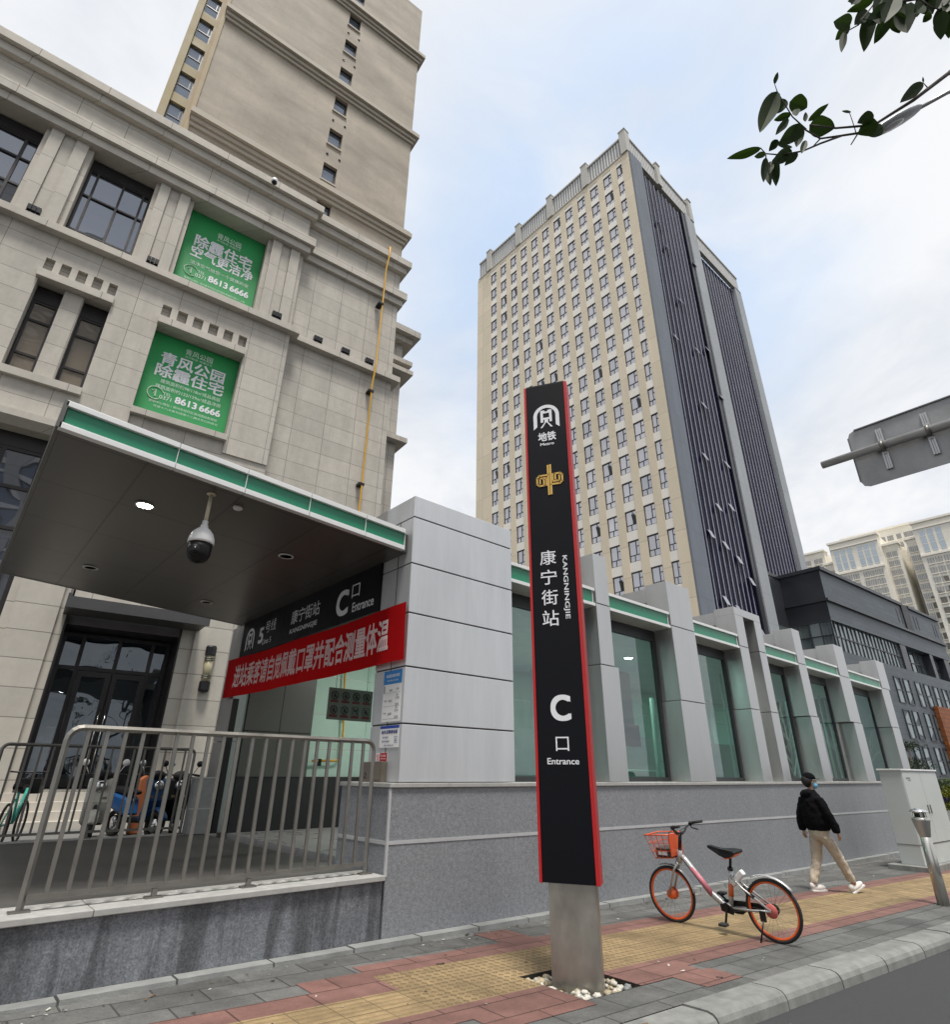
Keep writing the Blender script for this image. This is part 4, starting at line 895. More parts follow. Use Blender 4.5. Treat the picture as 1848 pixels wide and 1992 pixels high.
put('5', 10.66, 2.30, .21, .30, .03); put('号线', 10.27, 2.42, .46, .22, .0); put('Line 5', 10.36, 2.16, .38, .10, .004)
def metro_logo(mb, c, xd, yd, s, lift=.004):
    c, xd, yd = Vector(c), Vector(xd).normalized(), Vector(yd).normalized(); nz = xd.cross(yd)
    def P(x, y): return c + xd*(x*s) + yd*(y*s) + nz*lift
    def arc(r0, r1, yb, n=18, flare=0):
        o = [(r1*math.cos(a), r1*math.sin(a)) for a in [math.pi*i/n for i in range(n+1)]]; i_ = [(r0*math.cos(a), r0*math.sin(a)) for a in [math.pi*i/n for i in range(n+1)]]
        o = [(r1, yb-.07)]+o+[(-r1, yb-.07)]; i_ = [(r0, yb+.05)]+i_+[(-r0, yb+.05)]
        for k in range(len(o)-1): mb.face([P(*o[k]), P(*o[k+1]), P(*i_[k+1]), P(*i_[k])])
    def q(*pts): mb.face([P(*p) for p in pts])
    arc(.36, .5, -.5)
    q((-.22, .26), (-.12, .26), (-.12, -.28), (-.22, -.28)); q((.12, .26), (.22, .26), (.22, -.28), (.12, -.28)); q((-.12, .2), (.12, .2), (.12, .12), (-.12, .12)); q((-.12, .26), (-.06, .26), (-.06, .2), (-.12, .2)); q((.06, .26), (.12, .26), (.12, .2), (.06, .2))
    q((-.12, -.08), (.12, -.08), (.12, -.16), (-.12, -.16)); q((-.07, -.16), (.07, -.16), (.07, -.30), (-.07, -.30)); q((-.07, -.30), (-.02, -.30), (-.16, -.52), (-.24, -.52)); q((.02, -.30), (.07, -.30), (.24, -.52), (.16, -.52))
mb = MB(); metro_logo(mb, (4.079, 11.18, 2.32), XD, UPZ, .40)
K(mb, 'metro_emblem', white_ink)
t = thing('banner', 'red cloth banner with white characters hung across the metro entrance', 'banner', (4.03, 8.9, 1.26))
ban = mat('red_cloth', (.40, .004, .006), .8, 0, .10, 3, .1, 400, spec=.1)
bt = ban.node_tree; bb = bt.nodes['Principled BSDF']     # thin cloth lets some light through
tl = nd(bt, 'ShaderNodeBsdfTranslucent', {0: (.5, .005, .007, 1)}); bt.links.new(nd(bt, 'ShaderNodeMixShader', {0: .25, 1: bb.outputs[0], 2: tl.outputs[0]}).outputs[0], bt.nodes['Material Output'].inputs[0])
mb = MB(); nY, nZ = 60, 6
def bw(y, f): return 4.03-.016*math.sin(y*2.3)-.008*math.sin(y*6.1+1+1.5*f)*(1.1-f)-.003*math.sin(y*17+3*f)
def bp(y, f):
    k = (y-5.88)/6.1; z0 = 1.25+.025*k-.02*math.sin(math.pi*k); z1 = 1.965+.03*k-.028*math.sin(math.pi*k)
    return Vector((bw(y, f), y, z0+(z1-z0)*f))
for i in range(nY):
    for j in range(nZ):
        y0, y1 = 5.88+6.1*i/nY, 5.88+6.1*(i+1)/nY; mb.face([bp(y0, j/nZ)-Vector((4.03, 8.9, 1.26)), bp(y1, j/nZ)-Vector((4.03, 8.9, 1.26)), bp(y1, (j+1)/nZ)-Vector((4.03, 8.9, 1.26)), bp(y0, (j+1)/nZ)-Vector((4.03, 8.9, 1.26))], 0, True)
mb.build('cloth', ban, t, weld=True)
mb = MB(); letter_into(mb, '进站乘客请自觉佩戴口罩并配合测量体温', (4.03, 8.86, 1.615), 5.28, .43, XD, UPZ, 0, .02, 0, 0)
for i, p in enumerate(mb.v):
    y, z = p[1], p[2]; f = (z-1.25)/.715; q = bp(y, max(0, min(1, f))); mb.v[i] = (q.x-.005-4.03, y-8.9, q.z-1.26)
mb.build('lettering', mat('banner_lettering', (.66, .50, .50), .7), t)
# notices on the jamb of the end pier (faces -x)
def notice(name, label, y0, y1, z0, z1, x=4.107): 
    t = thing(name, label, 'notice', (x, (y0+y1)/2, z0)); mb = MB(); mb.box(-.004, 0, y0-(y0+y1)/2, y1-(y0+y1)/2, 0, z1-z0); mb.build('sheet', white_paint, t); return t
def rel(t, mb, name, m): mb.xform(Matrix.Translation(-t.location)); return mb.build(name, m, t)
t = notice('timetable', 'white train timetable with a blue heading, upper sheet on the metro pier', 6.0, 6.40, .56, 1.165)
mb = MB(); mb.box(4.1015, 4.1028, 6.0, 6.40, 1.0, 1.165); rel(t, mb, 'heading', mat('blue_heading', (.02, .20, .52), .4))
mb = MB(); NX = 4.1025
def nt_(s, y, z, w_, h_, b=0, mb_=None): letter_into(mb_, s, (4.1012, y, z), w_, h_, XD, UPZ, 0, b, 0, .001)
nt_('本站首末班车时间', 6.2, 1.10, .29, .042, .02, mb); nt_('Time of First / Last Train', 6.2, 1.045, .24, .022, .01, mb); rel(t, mb, 'heading_lettering', white_ink)
mb = MB()
for s, y, z, w_, h_ in (('首班车', 6.225, .925, .055, .024), ('末班车', 6.085, .935, .055, .024), ('全程', 6.09, .865, .04, .02), ('21:29', 6.08, .83, .075, .028), ('06:12', 6.225, .80, .072, .028), ('往方向', 6.335, .805, .06, .02), ('22:41', 6.085, .755, .075, .028), ('全程', 6.09, .72, .04, .02), ('21:16', 6.085, .685, .075, .028), ('06:29', 6.225, .65, .072, .028), ('往方向', 6.335, .66, .06, .02), ('22:29', 6.085, .61, .075, .028)): nt_(s, y, z, w_, h_, .015, mb)
mb.box(4.1005, 4.1025, 6.362, 6.385, .90, .985)
for z in (.893, .738, .592): mb.box(4.1018, 4.1025, 6.02, 6.38, z, z+.0025)
rel(t, mb, 'lettering', grey_ink)
t = notice('lift_notice', 'small white notice with a dark blue top bar, lower sheet on the metro pier', 6.0, 6.405, .27, .515)
mb = MB(); mb.box(4.1015, 4.1028, 6.0, 6.405, .483, .515); rel(t, mb, 'heading', mat('navy_heading', (.01, .05, .32), .4))
mb = MB(); nt_('站外无障碍电梯', 6.2, .445, .34, .045, .03, mb); nt_('位置: 本站出口', 6.28, .385, .13, .022, .01, mb); nt_('请沿站外道路前行', 6.27, .34, .17, .02, .01, mb); nt_('服务一路 畅通万家', 6.2, .295, .2, .018, .005, mb)
mb.box(4.1012, 4.1025, 6.03, 6.034, .32, .39); mb.box(4.1012, 4.1025, 6.09, 6.094, .32, .39); mb.box(4.1012, 4.1025, 6.034, 6.09, .386, .39); mb.box(4.1012, 4.1025, 6.034, 6.09, .32, .324); mb.ball((4.102, 6.062, .368), .001, .008, .008, 8, 6); mb.box(4.1012, 4.1025, 6.05, 6.074, .335, .356)
rel(t, mb, 'lettering', mat('navy_lettering', (.03, .05, .2), .5))
t = notice('no_smoking_sticker', 'small red and white no smoking sticker above a grey box', 6.22, 6.46, .125, .212)
mb = MB(); mb.box(4.1015, 4.1028, 6.22, 6.375, .125, .212); rel(t, mb, 'red_field', red_paint)
mb = MB(); mb.tube([(4.102, 6.417+.026*math.cos(a), .168+.03*math.sin(a)) for a in [math.pi*2*i/20 for i in range(20)]], .003, 4, closed=True); mb.bar((4.102, 6.398, .148), (4.102, 6.436, .188), .004, .004); rel(t, mb, 'ring', red_paint)
mb = MB(); nt_('禁止吸烟', 6.297, .182, .1, .022, .01, mb); nt_('NO SMOKING', 6.297, .15, .11, .014, .01, mb); rel(t, mb, 'lettering', white_ink)
t = thing('metal_box', 'small brownish metal box on the coping beside the railing end', 'box', (4.03, 6.44, -.104))
mb = MB(); mb.box(0, .08, -.23, .24, 0, .22); mb.build('body', mat('brown_grey_metal', (.16, .14, .115), .45, .3, .1, 4), t, .006)
mb = MB(); mb.box(-.004, 0, -.20, -.02, .03, .20); mb.build('lid', mat('brown_lid', (.20, .175, .14), .45, .3, .08), t)
mb = MB()
for y, z in ((.1, .05), (.13, .05), (.1, .08), (.115, .1)): mb.box(-.003, .0, y-.01, y+.01, z-.01, z+.01)
mb.build('marking', dark_ink, t)
# prohibition plate and pipe inside the entrance
t = thing('prohibition_sign', 'grey plate with eight prohibition pictograms inside the metro entrance', 'sign', (5.14, 9.0, .78))
mb = MB(); mb.box(-.42, .42, 0, .012, 0, .50); mb.build('plate', mat('grey_plate', (.21, .20, .17), .4, .2, .1), t)
for i in range(4):
    for j in range(2):
        cx, cz = -.305+.203*i, .385-.23*j; ink, redp = MB(), MB()
        if j == 1 and i > 1:
            for a, b, c_, d in ((-.062, -.056, -.062, .062), (.056, .062, -.062, .062), (-.056, .056, .056, .062), (-.056, .056, -.062, -.056)): ink.box(cx+a, cx+b, -.004, 0, cz+c_, cz+d)
        else: ink.tube([(cx+.062*math.cos(a), -.004, cz+.062*math.sin(a)) for a in [math.pi*2*k/20 for k in range(20)]], .007, 4, closed=True)
        ink.bar((cx-.045, -.006, cz+.045), (cx+.045, -.006, cz-.045), .008, .008, (0, 1, 0))
        if (i, j) == (2, 1): ink.box(cx-.035, cx+.03, -.003, 0, cz-.005, cz+.015); [ink.box(cx+a, cx+a+.01, -.003, 0, cz-.045, cz-.005) for a in (-.035, .02)]; ink.box(cx+.025, cx+.05, -.003, 0, cz+.01, cz+.035)
        else: ink.ball((cx+.01, -.003, cz+.028), .012, .002, .012, 8, 6); ink.prism([(cx-.022, cz-.035), (cx+.03, cz-.035), (cx+.022, cz+.012), (cx-.005, cz+.012)], -.003, 0); ink.bar((cx-.01, -.003, cz), (cx-.04, -.003, cz-.015), .008, .004, (0, 1, 0))
        redp.box(cx-.07, cx+.07, -.004, 0, cz-.115, cz-.075); ink.build('pictogram', dark_ink, t); redp.build('caption_bar', MATS.get('dark_red') or mat('dark_red', (.18, .012, .015), .4), t)
mb = MB(); mb.tube([(-.3, .006, .49), (-.3, .006, 1.75)], .004, 5); mb.tube([(.3, .006, .49), (.3, .006, 1.75)], .004, 5); mb.build('hanger', steel_dk, t)
t = thing('yellow_pipe', 'bent yellow pipe on the pale green panels inside the metro entrance', 'pipe', (6.4, 11.55, -.05))
mb = MB(); mb.tube([(-.05, 0, 2.6), (.02, 0, 1.6), (.08, 0, .9), (.09, 0, .36), (.05, 0, .29), (-.02, 0, .265), (-.55, 0, .25)], .022, 8); mb.build('tube', yellow_paint, t)
mb = MB(); mb.box(-.42, -.36, -.03, .11, .16, .29); mb.box(.05, .12, -.03, .11, 1.1, 1.15); mb.build('clamp', black_metal, t)
# ------------------------------------------------------------------ ceiling mounted camera and smoke detector
def wz(x): return CZ(x, 2.69)
t = thing('security_camera', 'white and black speed dome camera hanging from the canopy on a cream pole', 'camera', (1.60, 6.32, wz(1.6)))
mb = MB(); mb.tube([(0, 0, 0), (0, 0, -.34)], .021, 12); mb.lathe([(.05, 0), (.05, -.008), (.021, -.012)], n=18); mb.build('pole', mat('cream_pole', (.60, .56, .42), .5), t)
mb = MB(); mb.lathe([(.024, -.33), (.03, -.335), (.03, -.38), (.038, -.385), (.04, -.41), (.075, -.44), (.108, -.48), (.128, -.53), (.134, -.575), (.133, -.60), (.122, -.602), (.0001, -.60)], n=28); mb.build('housing', white_paint, t)
mb = MB(); mb.lathe([(.124, -.602), (.12, -.66), (.118, -.72), (.10, -.77), (.065, -.805), (.0001, -.82)], n=28); mb.ball((-.055, -.05, -.70), .078, .075, .085, 16, 12); mb.build('camera_head', black_plastic, t)
mb = MB(); mb.lathe([(.0001, .0), (.03, .0), (.034, .012), (.034, .03), (.0001, .03)], (0, 0, 0), 14, axis='y'); mb.xform(Matrix.Translation((-.09, -.115, -.71)) @ Matrix.Rotation(R(-38), 4, 'Z')); mb.build('lens', mat('lens', (.01, .01, .015), .05, .3), t)
t = thing('smoke_detector', 'small white round detector on the canopy soffit near its front edge', 'detector', (1.94, 6.42, wz(1.94)))
mb = MB(); mb.lathe([(.055, 0), (.055, -.02), (.04, -.035), (.0001, -.038)], n=20); mb.build('housing', white_paint, t)
# ------------------------------------------------------------------ railings
def railing(label, x0, x1, y, zb, zt, n, sq, m, feet, rnd=.1):
    t = thing('railing', label, 'railing', (x0, y, zb-.12)); L_ = x1-x0; o = Matrix.Translation((0, 0, .12)); H_ = zt-zb
    mb = MB(); rr = rnd
    pts = [(0, 0, 0)]+[(0, 0, H_-rr)]+[(rr-rr*math.cos(a), 0, H_-rr+rr*math.sin(a)) for a in (R(22), R(45), R(68))]+[(rr, 0, H_), (L_-rr, 0, H_)]+[(L_-rr+rr*math.sin(a), 0, H_-rr+rr*math.cos(a)) for a in (R(22), R(45), R(68))]+[(L_, 0, H_-rr), (L_, 0, 0)]
    k = sq*.72
    mb.tube(pts, k, 4); mb.sm = [False]*len(mb.f); mb.xform(o); mb.build('frame', m, t)
    mb = MB(); mb.box(sq/2, L_-sq/2, -sq/2, sq/2, .07, .07+sq); mb.xform(o); mb.build('bottom_rail', m, t)
    for i in range(1, n):
        x = L_*i/n; mb = MB(); mb.box(x-sq*.42, x+sq*.42, -sq*.35, sq*.35, .07+sq, H_-sq*.45); mb.xform(o); mb.build('baluster', m, t)
    for f in feet:
        x = L_*f; mb = MB(); mb.box(x-.07, x+.07, -.04, .04, .0, .014); mb.box(x-.02, x+.02, -.02, .02, .014, .07 if 0 < f < 1 else .02)
        mb.xform(o @ Matrix.Translation((0, 0, -.008 if zb > -1 else 0))); mb.build('foot', m, t)
    return t
railing('near stainless railing with a rounded top rail on the granite terrace wall', .86, 3.86, 6.13, -.975, .325, 21, .036, steel_dk, (.0, .31, .58, 1.0))
railing('far dark railing along the back edge of the terrace in front of the scooters', .86, 3.66, 11.8, -.98, .345, 17, .034, mat('dark_bronze_rail', (.17, .163, .15), .5, .5, .15), (0, .5, 1), .08)
t = thing('stone_post', 'short grey granite post closing the far railing at the entrance jamb', 'post', (3.86, 11.7, -.99))
mb = MB(); mb.box(-.16, .16, -.12, .12, 0, .86); mb.build('shaft', mat('post_granite', (.24, .245, .25), .6, 0, .15, 8), t, .006)
mb = MB(); mb.box(-.17, .17, -.13, .13, .86, .89); mb.build('cap', coping_stone, t, .004)
mb = MB(); mb.box(-.162, .162, -.123, .0, .38, .40); mb.build('inlay_strip', MATS['pale_inlay'], t)
# ------------------------------------------------------------------ totem
TH = R(120); td = Vector((-math.cos(TH), -math.sin(TH), 0)); tn = Vector((math.sin(TH), -math.cos(TH), 0))
tn = td.cross(up)       # outward, towards the viewer
t = thing('station_totem', 'tall black metro totem with red edges on a steel post set in pebbles', 'sign', (4.51, 3.85, -1.72))
t.rotation_euler = (0, 0, math.atan2(td.y, td.x))
# local axes: x to the right along the board, -y towards the viewer
Z0 = 1.72
mb = MB(); mb.box(-.196, .222, .02, .14, 0, -.86+Z0); mb.build('post', mat('worn_steel', (.36, .34, .30), .36, .8, .22, 4, .03, 60, aniso=(1, 1, .5)), t, .004)
mb = MB(); mb.box(-.243, .226, 0, .16, -.865+Z0, 4.405+Z0); mb.build('board', mat('totem_black', (.0035, .004, .0065), .5, 0, .1, 1.5, spec=.16), t, .004)
for a, b in ((-.270, -.244), (.227, .262)):
    mb = MB(); mb.box(a, b, -.012, .172, -.868+Z0, 4.41+Z0); mb.build('red_edge', red_paint, t, .003)
mb = MB(); mb.box(-.243, .226, .0, .16, 4.405+Z0, 4.425+Z0); mb.build('cap', black_metal, t)
TX = (1, 0, 0)
def tt_(s, x, z, w_, h_, b=0, rot=0): lettering(s, (x, 0, z+Z0), w_, h_, TX, UPZ, white_ink, t, b, rot)
mb = MB(); metro_logo(mb, (-.005, 0, 3.955+Z0), TX, UPZ, .315); mb.build('metro_emblem', white_ink, t)
tt_('地铁', -.006, 3.665, .215, .125, .025); tt_('Metro', -.008, 3.562, .165, .038, .02)
for i, ch in enumerate('康宁街站'): tt_(ch, -.062, 2.14-.222*i, .175, .165, .006)
tt_('KANGNINGJIE', .113, 1.80, .69, .064, .012, 1)
tt_('C', -.005, .588, .20, .245, .03); tt_('口', -.006, .263, .125, .125, .0); tt_('Entrance', -.006, .112, .30, .055, .014)
# gold emblem: two mirrored meander spirals either side of a double stem
mb = MB()
def path(pts, w_=.0105):
    for (a, b) in zip(pts[:-1], pts[1:]):
        d = (Vector((b[0]-a[0], 0, b[1]-a[1]))).normalized()*w_*.98
        mb.bar((a[0]-d.x, -.004, a[1]+3.083+Z0-d.z), (b[0]+d.x, -.004, b[1]+3.083+Z0+d.z), w_*2, .006, (0, 1, 0))
for s in (1, -1):
    f = lambda L_: [(s*x, s*y) for x, y in L_]
    path(f([(.014, .185), (.014, -.062), (.118, -.062), (.146, -.035), (.146, .045), (.122, .068), (.066, .068), (.066, -.012), (.078, -.022)]))
    path(f([(.0, -.098), (.0, -.098)])) if False else None
    path(f([(.014, -.18), (.014, -.088)]), .012)
    path(f([(.112, .036), (.112, -.022), (.104, -.028), (.036, -.028)]), .009)
    path(f([(.036, .066), (.036, -.028)]), .009)
mb.build('emblem', mat('gold_paint', (.60, .38, .09), .4, .2), t)
# ------------------------------------------------------------------ shared bicycle
bx, by = 7.54, 4.135
t = thing('shared_bicycle', 'silver shared bicycle with orange rims and an orange wire basket parked on the tactile paving', 'bicycle', (bx, by, -1.652), R(90))
t.rotation_euler = (R(-4), 0, R(90))      # local x = forwards (towards the wall), leaning on its stand
silver = mat('silver_frame', (.46, .46, .46), .35, .5, .06)
RW = .306
def wheel(cx, cz, name='wheel', hub=True, steer=0, side=1):
    Mx = Matrix.Translation((cx, 0, cz)) @ Matrix.Rotation(steer, 4, 'Z')
    n = 40; ring = lambda r_: [(r_*math.cos(2*math.pi*i/n), 0, r_*math.sin(2*math.pi*i/n)) for i in range(n)]
    mb = MB(); mb.tube(ring(RW-.019), .019, 8, closed=True); mb.xform(Mx); wo = mb.build('wheel', rubber, t)
    mb = MB(); mb.lathe([(RW-.036, -.012), (RW-.052, -.009), (RW-.052, .009), (RW-.036, .012), (RW-.030, .010), (RW-.030, -.010), (RW-.036, -.012)], n=40, axis='y', cap=False); mb.xform(Mx); mb.build('rim', orange, wo)
    mb = MB()
    for i in range(24):
        a = 2*math.pi*i/24; a2 = a+(.35 if i % 2 else -.35); sd = .028 if i % 4 < 2 else -.028
        mb.tube([((RW-.05)*math.cos(a), 0, (RW-.05)*math.sin(a)), (.03*math.cos(a2), sd, .03*math.sin(a2))], .0013, 4, cap=False)
    mb.xform(Mx); mb.build('spoke', steel_dk, wo)
    return wo, Mx
wf, Mf = wheel(.628, RW, steer=R(5)); wr, Mr = wheel(-.625, RW)
mb = MB(); mb.lathe([(.0001, -.05), (.045, -.045), (.052, -.03), (.052, .03), (.045, .045), (.0001, .05)], n=20, axis='y'); mb.lathe([(.068, -.052), (.07, -.05), (.068, -.045), (.0001, -.045)], n=20, axis='y'); mb.xform(Mf); mb.build('hub', orange, wf)
mb = MB(); mb.lathe([(.0001, .062), (.066, .060), (.070, .052), (.066, .046), (.0001, .046)], n=24, axis='y'); mb.xform(Mr); mb.build('hub_cover', mat('faded_red', (.50, .12, .10), .5), wr)
mb = MB(); mb.lathe([(.0001, -.055), (.05, -.05), (.055, -.03), (.025, -.02), (.025, .045)], n=16, axis='y'); mb.xform(Mr); mb.build('hub', black_metal, wr)
LY = 1     # local +y faces the viewer's left side of the bike (towards -x world)
mb = MB()
mb.tube([(.405, 0, .735), (.36, 0, .69), (.10, 0, .395), (-.05, 0, .285), (-.115, 0, .262)], [.030, .034, .030, .028, .026], 12)      # main tube
mb.tube([(.425, 0, .80), (.455, 0, .66)], .031, 12); mb.tube([(-.21, 0, .665), (-.135, 0, .265)], [.026, .028], 12)
mb.lathe([(.036, -.045), (.04, -.04), (.04, .04), (.036, .045)], (-.115, 0, .272), 18, axis='y')
for s in (-1, 1):
    mb.tube([(-.135, s*.03, .265), (-.40, s*.055, .282), (-.625, s*.066, .306)], .013, 8); mb.tube([(-.195, s*.02, .60), (-.33, s*.05, .49), (-.625, s*.066, .306)], .012, 8)
mb.build('frame', silver, t)
mb = MB(); mb.tube([(-.158, 0, .38), (-.182, 0, .51)], .0292, 12); mb.build('frame_decal', mat('orange_decal', (.62, .14, .04), .5), t)
mb = MB(); mb.tube([(.305, 0.002, .628), (.07, 0.002, .365)], .0312, 12); mb.build('frame_sticker', mat('pink_decal', (.48, .16, .20), .5), t)
mb = MB()
for s in (-1, 1): mb.tube([(.475, s*.042, .645), (.52, s*.05, .58), (.628, s*.056, .306)], [.016, .015, .012], 8)
mb.tube([(.475, -.045, .645), (.475, .045, .645)], .02, 8); mb.build('fork', silver, t)
mb = MB(); mb.tube([(.425, 0, .79), (.385, 0, .985)], .022, 10); mb.tube([(.385, 0, .985), (.34, 0, 1.0)], .02, 8)
hb = [(.355, .0, .99), (.365, -.07, 1.0), (.375, -.14, 1.045), (.36, -.20, 1.075), (.28, -.235, 1.09)]
pts = [(x, y*1.12, z) for x, y, z in hb]
mb.tube([(x, -y, z) for x, y, z in pts[::-1]]+pts, .0125, 8); mb.build('handlebar', black_metal, t)
for s in (-1, 1):
    mb = MB(); mb.tube([(.335, s*.235, 1.083), (.21, s*.285, 1.105)], [.018, .017], 10); mb.build('grip', rubber, t)
    mb = MB(); mb.tube([(.35, s*.2, 1.07), (.33, s*.215, 1.03), (.27, s*.255, 1.01)], .008, 6); mb.tube([(.34, s*.2, 1.07), (.345, s*.22, 1.085)], .024, 8); mb.build('brake_lever', black_plastic, t)
mb = MB(); B0 = [(.47, -.16, .98), (.47, .16, .98), (.80, .17, .96), (.80, -.17, .96)]; B1 = [(.48, -.11, .72), (.48, .11, .72), (.72, .115, .70), (.72, -.115, .70)]
V3 = lambda p: Vector(p)
mb.tube([V3(p) for p in B0], .0085, 6, closed=True); mb.tube([V3(p) for p in B1], .006, 6, closed=True)
mid = [V3(a).lerp(V3(b), .35) for a, b in zip(B0, B1)]; mb.tube(mid, .004, 5, closed=True); mid = [V3(a).lerp(V3(b), .7) for a, b in zip(B0, B1)]; mb.tube(mid, .004, 5, closed=True)
for i in range(4):
    for f in (0, .25, .5, .75): a = V3(B0[i]).lerp(V3(B0[(i+1) % 4]), f); b = V3(B1[i]).lerp(V3(B1[(i+1) % 4]), f); mb.tube([a, b], .0042, 5)
mb.box(.462, .472, -.14, .14, .74, .97); mb.build('basket', mat('basket_wire', (.66, .10, .03), .4), t)
mb = MB(); mb.prism([(-.105, .71), (.105, .71), (.125, .82), (-.125, .82)], .49, .70, axis='x'); bk_ = mb.build('basket_box', mat('basket_plate', (.045, .04, .04), .5), t, .008)
mb = MB(); mb.prism([(-.01, .75), (.05, .75), (.055, .795), (.02, .80), (-.02, .785)], .485, .49, axis='x'); mb.box(.53, .66, .1225, .1245, .745, .79); mb.build('sticker', white_ink, bk_)
def fender(cx, a0, a1, r_, name, tail=0):
    mb = MB(); n = 16; W_ = .028
    for i in range(n):
        P = []
        for a in (a0+(a1-a0)*i/n, a0+(a1-a0)*(i+1)/n):
            rr = r_ + tail*max(0, (a-a0)/(a1-a0)-.5)
            P.append([(cx+(rr-.006)*math.cos(a), -W_, RW+(rr-.006)*math.sin(a)), (cx+(rr+.006)*math.cos(a), 0, RW+(rr+.006)*math.sin(a)), (cx+(rr-.006)*math.cos(a), W_, RW+(rr-.006)*math.sin(a))])
        mb.face([P[0][0], P[0][1], P[1][1], P[1][0]], 0, True); mb.face([P[0][1], P[0][2], P[1][2], P[1][1]], 0, True)
    o = mb.build(name, silver, t, weld=True); m_ = o.modifiers.new('thick', 'SOLIDIFY'); m_.thickness = .004
fender(.628, R(70), R(172), RW+.022, 'front_fender'); fender(-.625, R(140), R(58), RW+.022, 'rear_fender', .05)
mb = MB(); mb.obox((-.28, 0, .575), (.075, 0, -.07), (0, .035, 0), (.022, 0, .024)); mb.build('lock', white_metal, t, .012)
mb = MB(); mb.tube([(-.34, .03, .50), (-.38, .045, .45), (-.46, .05, .41)], .02, 8); mb.build('lock_arm', black_plastic, t)
mb = MB(); mb.prism([(-.34, .86), (-.345, .835), (-.28, .795), (-.20, .775), (-.12, .79), (.03, .86), (.035, .885), (.0, .89), (-.12, .865), (-.24, .865)], -.03, .03); k0 = len(mb.v)
for i, p in enumerate(mb.v):
    x = p[0]; wd = 1+3.0*max(0, min(1, (-.08-x)/.2)); mb.v[i] = (p[0], p[1]*wd, p[2])
sd_ = mb.build('saddle', black_plastic, t); m_ = sd_.modifiers.new('sub', 'BEVEL'); m_.width = .014; m_.segments = 3
mb = MB(); mb.prism([(-.33, .815), (-.26, .778), (-.19, .765), (-.19, .776), (-.26, .792), (-.33, .834)], -.085, .085); mb.build('saddle_trim', orange, sd_)
mb = MB(); mb.tube([(-.205, 0, .655), (-.238, 0, .80)], .016, 10); mb.tube([(-.203, 0, .645), (-.21, 0, .675)], .032, 10); mb.build('seat_post', black_metal, t)
mb = MB(); mb.prism([(-.16, .20), (.0, .235), (.0, .31), (-.06, .33), (-.60, .345), (-.66, .32), (-.64, .28), (-.3, .245), (-.24, .20)], -.052, -.036); mb.prism([(-.17, .20), (-.03, .225), (-.02, .29), (-.1, .315), (-.2, .26)], .034, .048); mb.build('chain_guard', black_plastic, t, .01)
mb = MB()
for s in (-1, 1): mb.tube([(.35, s*.2, 1.06), (.46, s*.14, 1.0), (.50, s*.05, .86), (.47, s*.03, .70), (.56, s*.05, .50)], .0035, 5)
mb.tube([(.40, .035, .72), (.10, .038, .37), (-.10, .04, .23), (-.5, .07, .29)], .0035, 5); mb.build('brake_cable', rubber, t)
for s, ang in ((1, R(-75)), (-1, R(35))):
    cx, cz = -.115+.165*math.cos(ang)*(1 if s > 0 else 1), .272+.165*math.sin(ang); mb = MB(); mb.bar((-.115, s*.065, .272), (cx, s*.075, cz), .022, .014, (0, 1, 0)); cr_ = mb.build('crank', black_metal, t)
    mb = MB(); mb.box(cx-.045, cx+.045, s*.085, s*.17, cz-.014, cz+.014); mb.build('pedal', rubber, cr_, .006)
mb = MB(); mb.box(-.56, -.50, .066, .09, .20, .30); mb.tube([(-.53, .078, .22), (-.49, .16, .015)], .009, 8); mb.build('kickstand', black_metal, t)
# ------------------------------------------------------------------ person
def skin(name, nodes, edges, m, parent, root=0, sub=2):
    me = bpy.data.meshes.new(name); me.from_pydata([n[:3] for n in nodes], edges, []); me.materials.append(m)
    o = bpy.data.objects.new(name, me); COL.objects.link(o); o.parent = parent
    s = o.modifiers.new('skin', 'SKIN'); s.use_smooth_shade = True; s.branch_smoothing = .6
    for i, n in enumerate(nodes):
        d = me.skin_vertices[0].data[i]; d.radius = (n[3], n[4] if len(n) > 4 else n[3]); d.use_root = (i == root)
    if sub: q = o.modifiers.new('subdivision', 'SUBSURF'); q.levels = sub; q.render_levels = sub
    for p in me.polygons: p.use_smooth = True
    return o
person = thing('person', 'person in black hooded jacket, beige trousers and blue face mask walking beside the granite wall', 'person', (11.90, 4.53, zg(11.90)), R(-28))
skin_m = mat('skin', (.42, .25, .17), .55, 0, .06, 8)
nodes = [(0, 0, .95, .10, .08), (0, 0, 1.12, .09, .07), (-.02, 0, 1.30, .09, .07), (-.02, 0, 1.40, .06, .05), (.01, 0, 1.50, .05), (.02, 0, 1.57, .056), (.03, 0, 1.64, .085, .078), (.015, 0, 1.71, .082, .076)]
edges = [(i, i+1) for i in range(7)]
def chain(start, pts):
    k = start
    for p in pts: nodes.append(p); edges.append((k, len(nodes)-1)); k = len(nodes)-1
    return k
def hand(wr, pos, dr, side, palm):
    """palm, four unequal curled fingers and a thumb leaving the side of the palm"""
    d = Vector(dr).normalized(); n = Vector(palm).normalized(); sd_ = d.cross(n).normalized()*side; p0 = Vector(pos)
    k = chain(wr, [tuple(p0+d*.035)+(.026, .018), tuple(p0+d*.075)+(.030, .017)])
    for j, (off, l) in enumerate(((.028, .062), (.010, .072), (-.009, .066), (-.026, .05))):
        a = p0+d*.085+sd_*off; chain(k, [tuple(a)+(.0095,), tuple(a+d*l*.5+n*.008)+(.009,), tuple(a+d*l*.85+n*.028)+(.008,)])
    chain(k-1, [tuple(p0+d*.05+sd_*.036+n*.012)+(.010,), tuple(p0+d*.085+sd_*.05+n*.026)+(.009,)])
ra = chain(3, [(-.03, -.15, 1.36, .04), (.02, -.255, 1.15, .036), (.118, -.268, .90, .027)]); hand(ra, (.118, -.268, .90), (.35, .0, -.94), 1, (-.1, 1, 0))
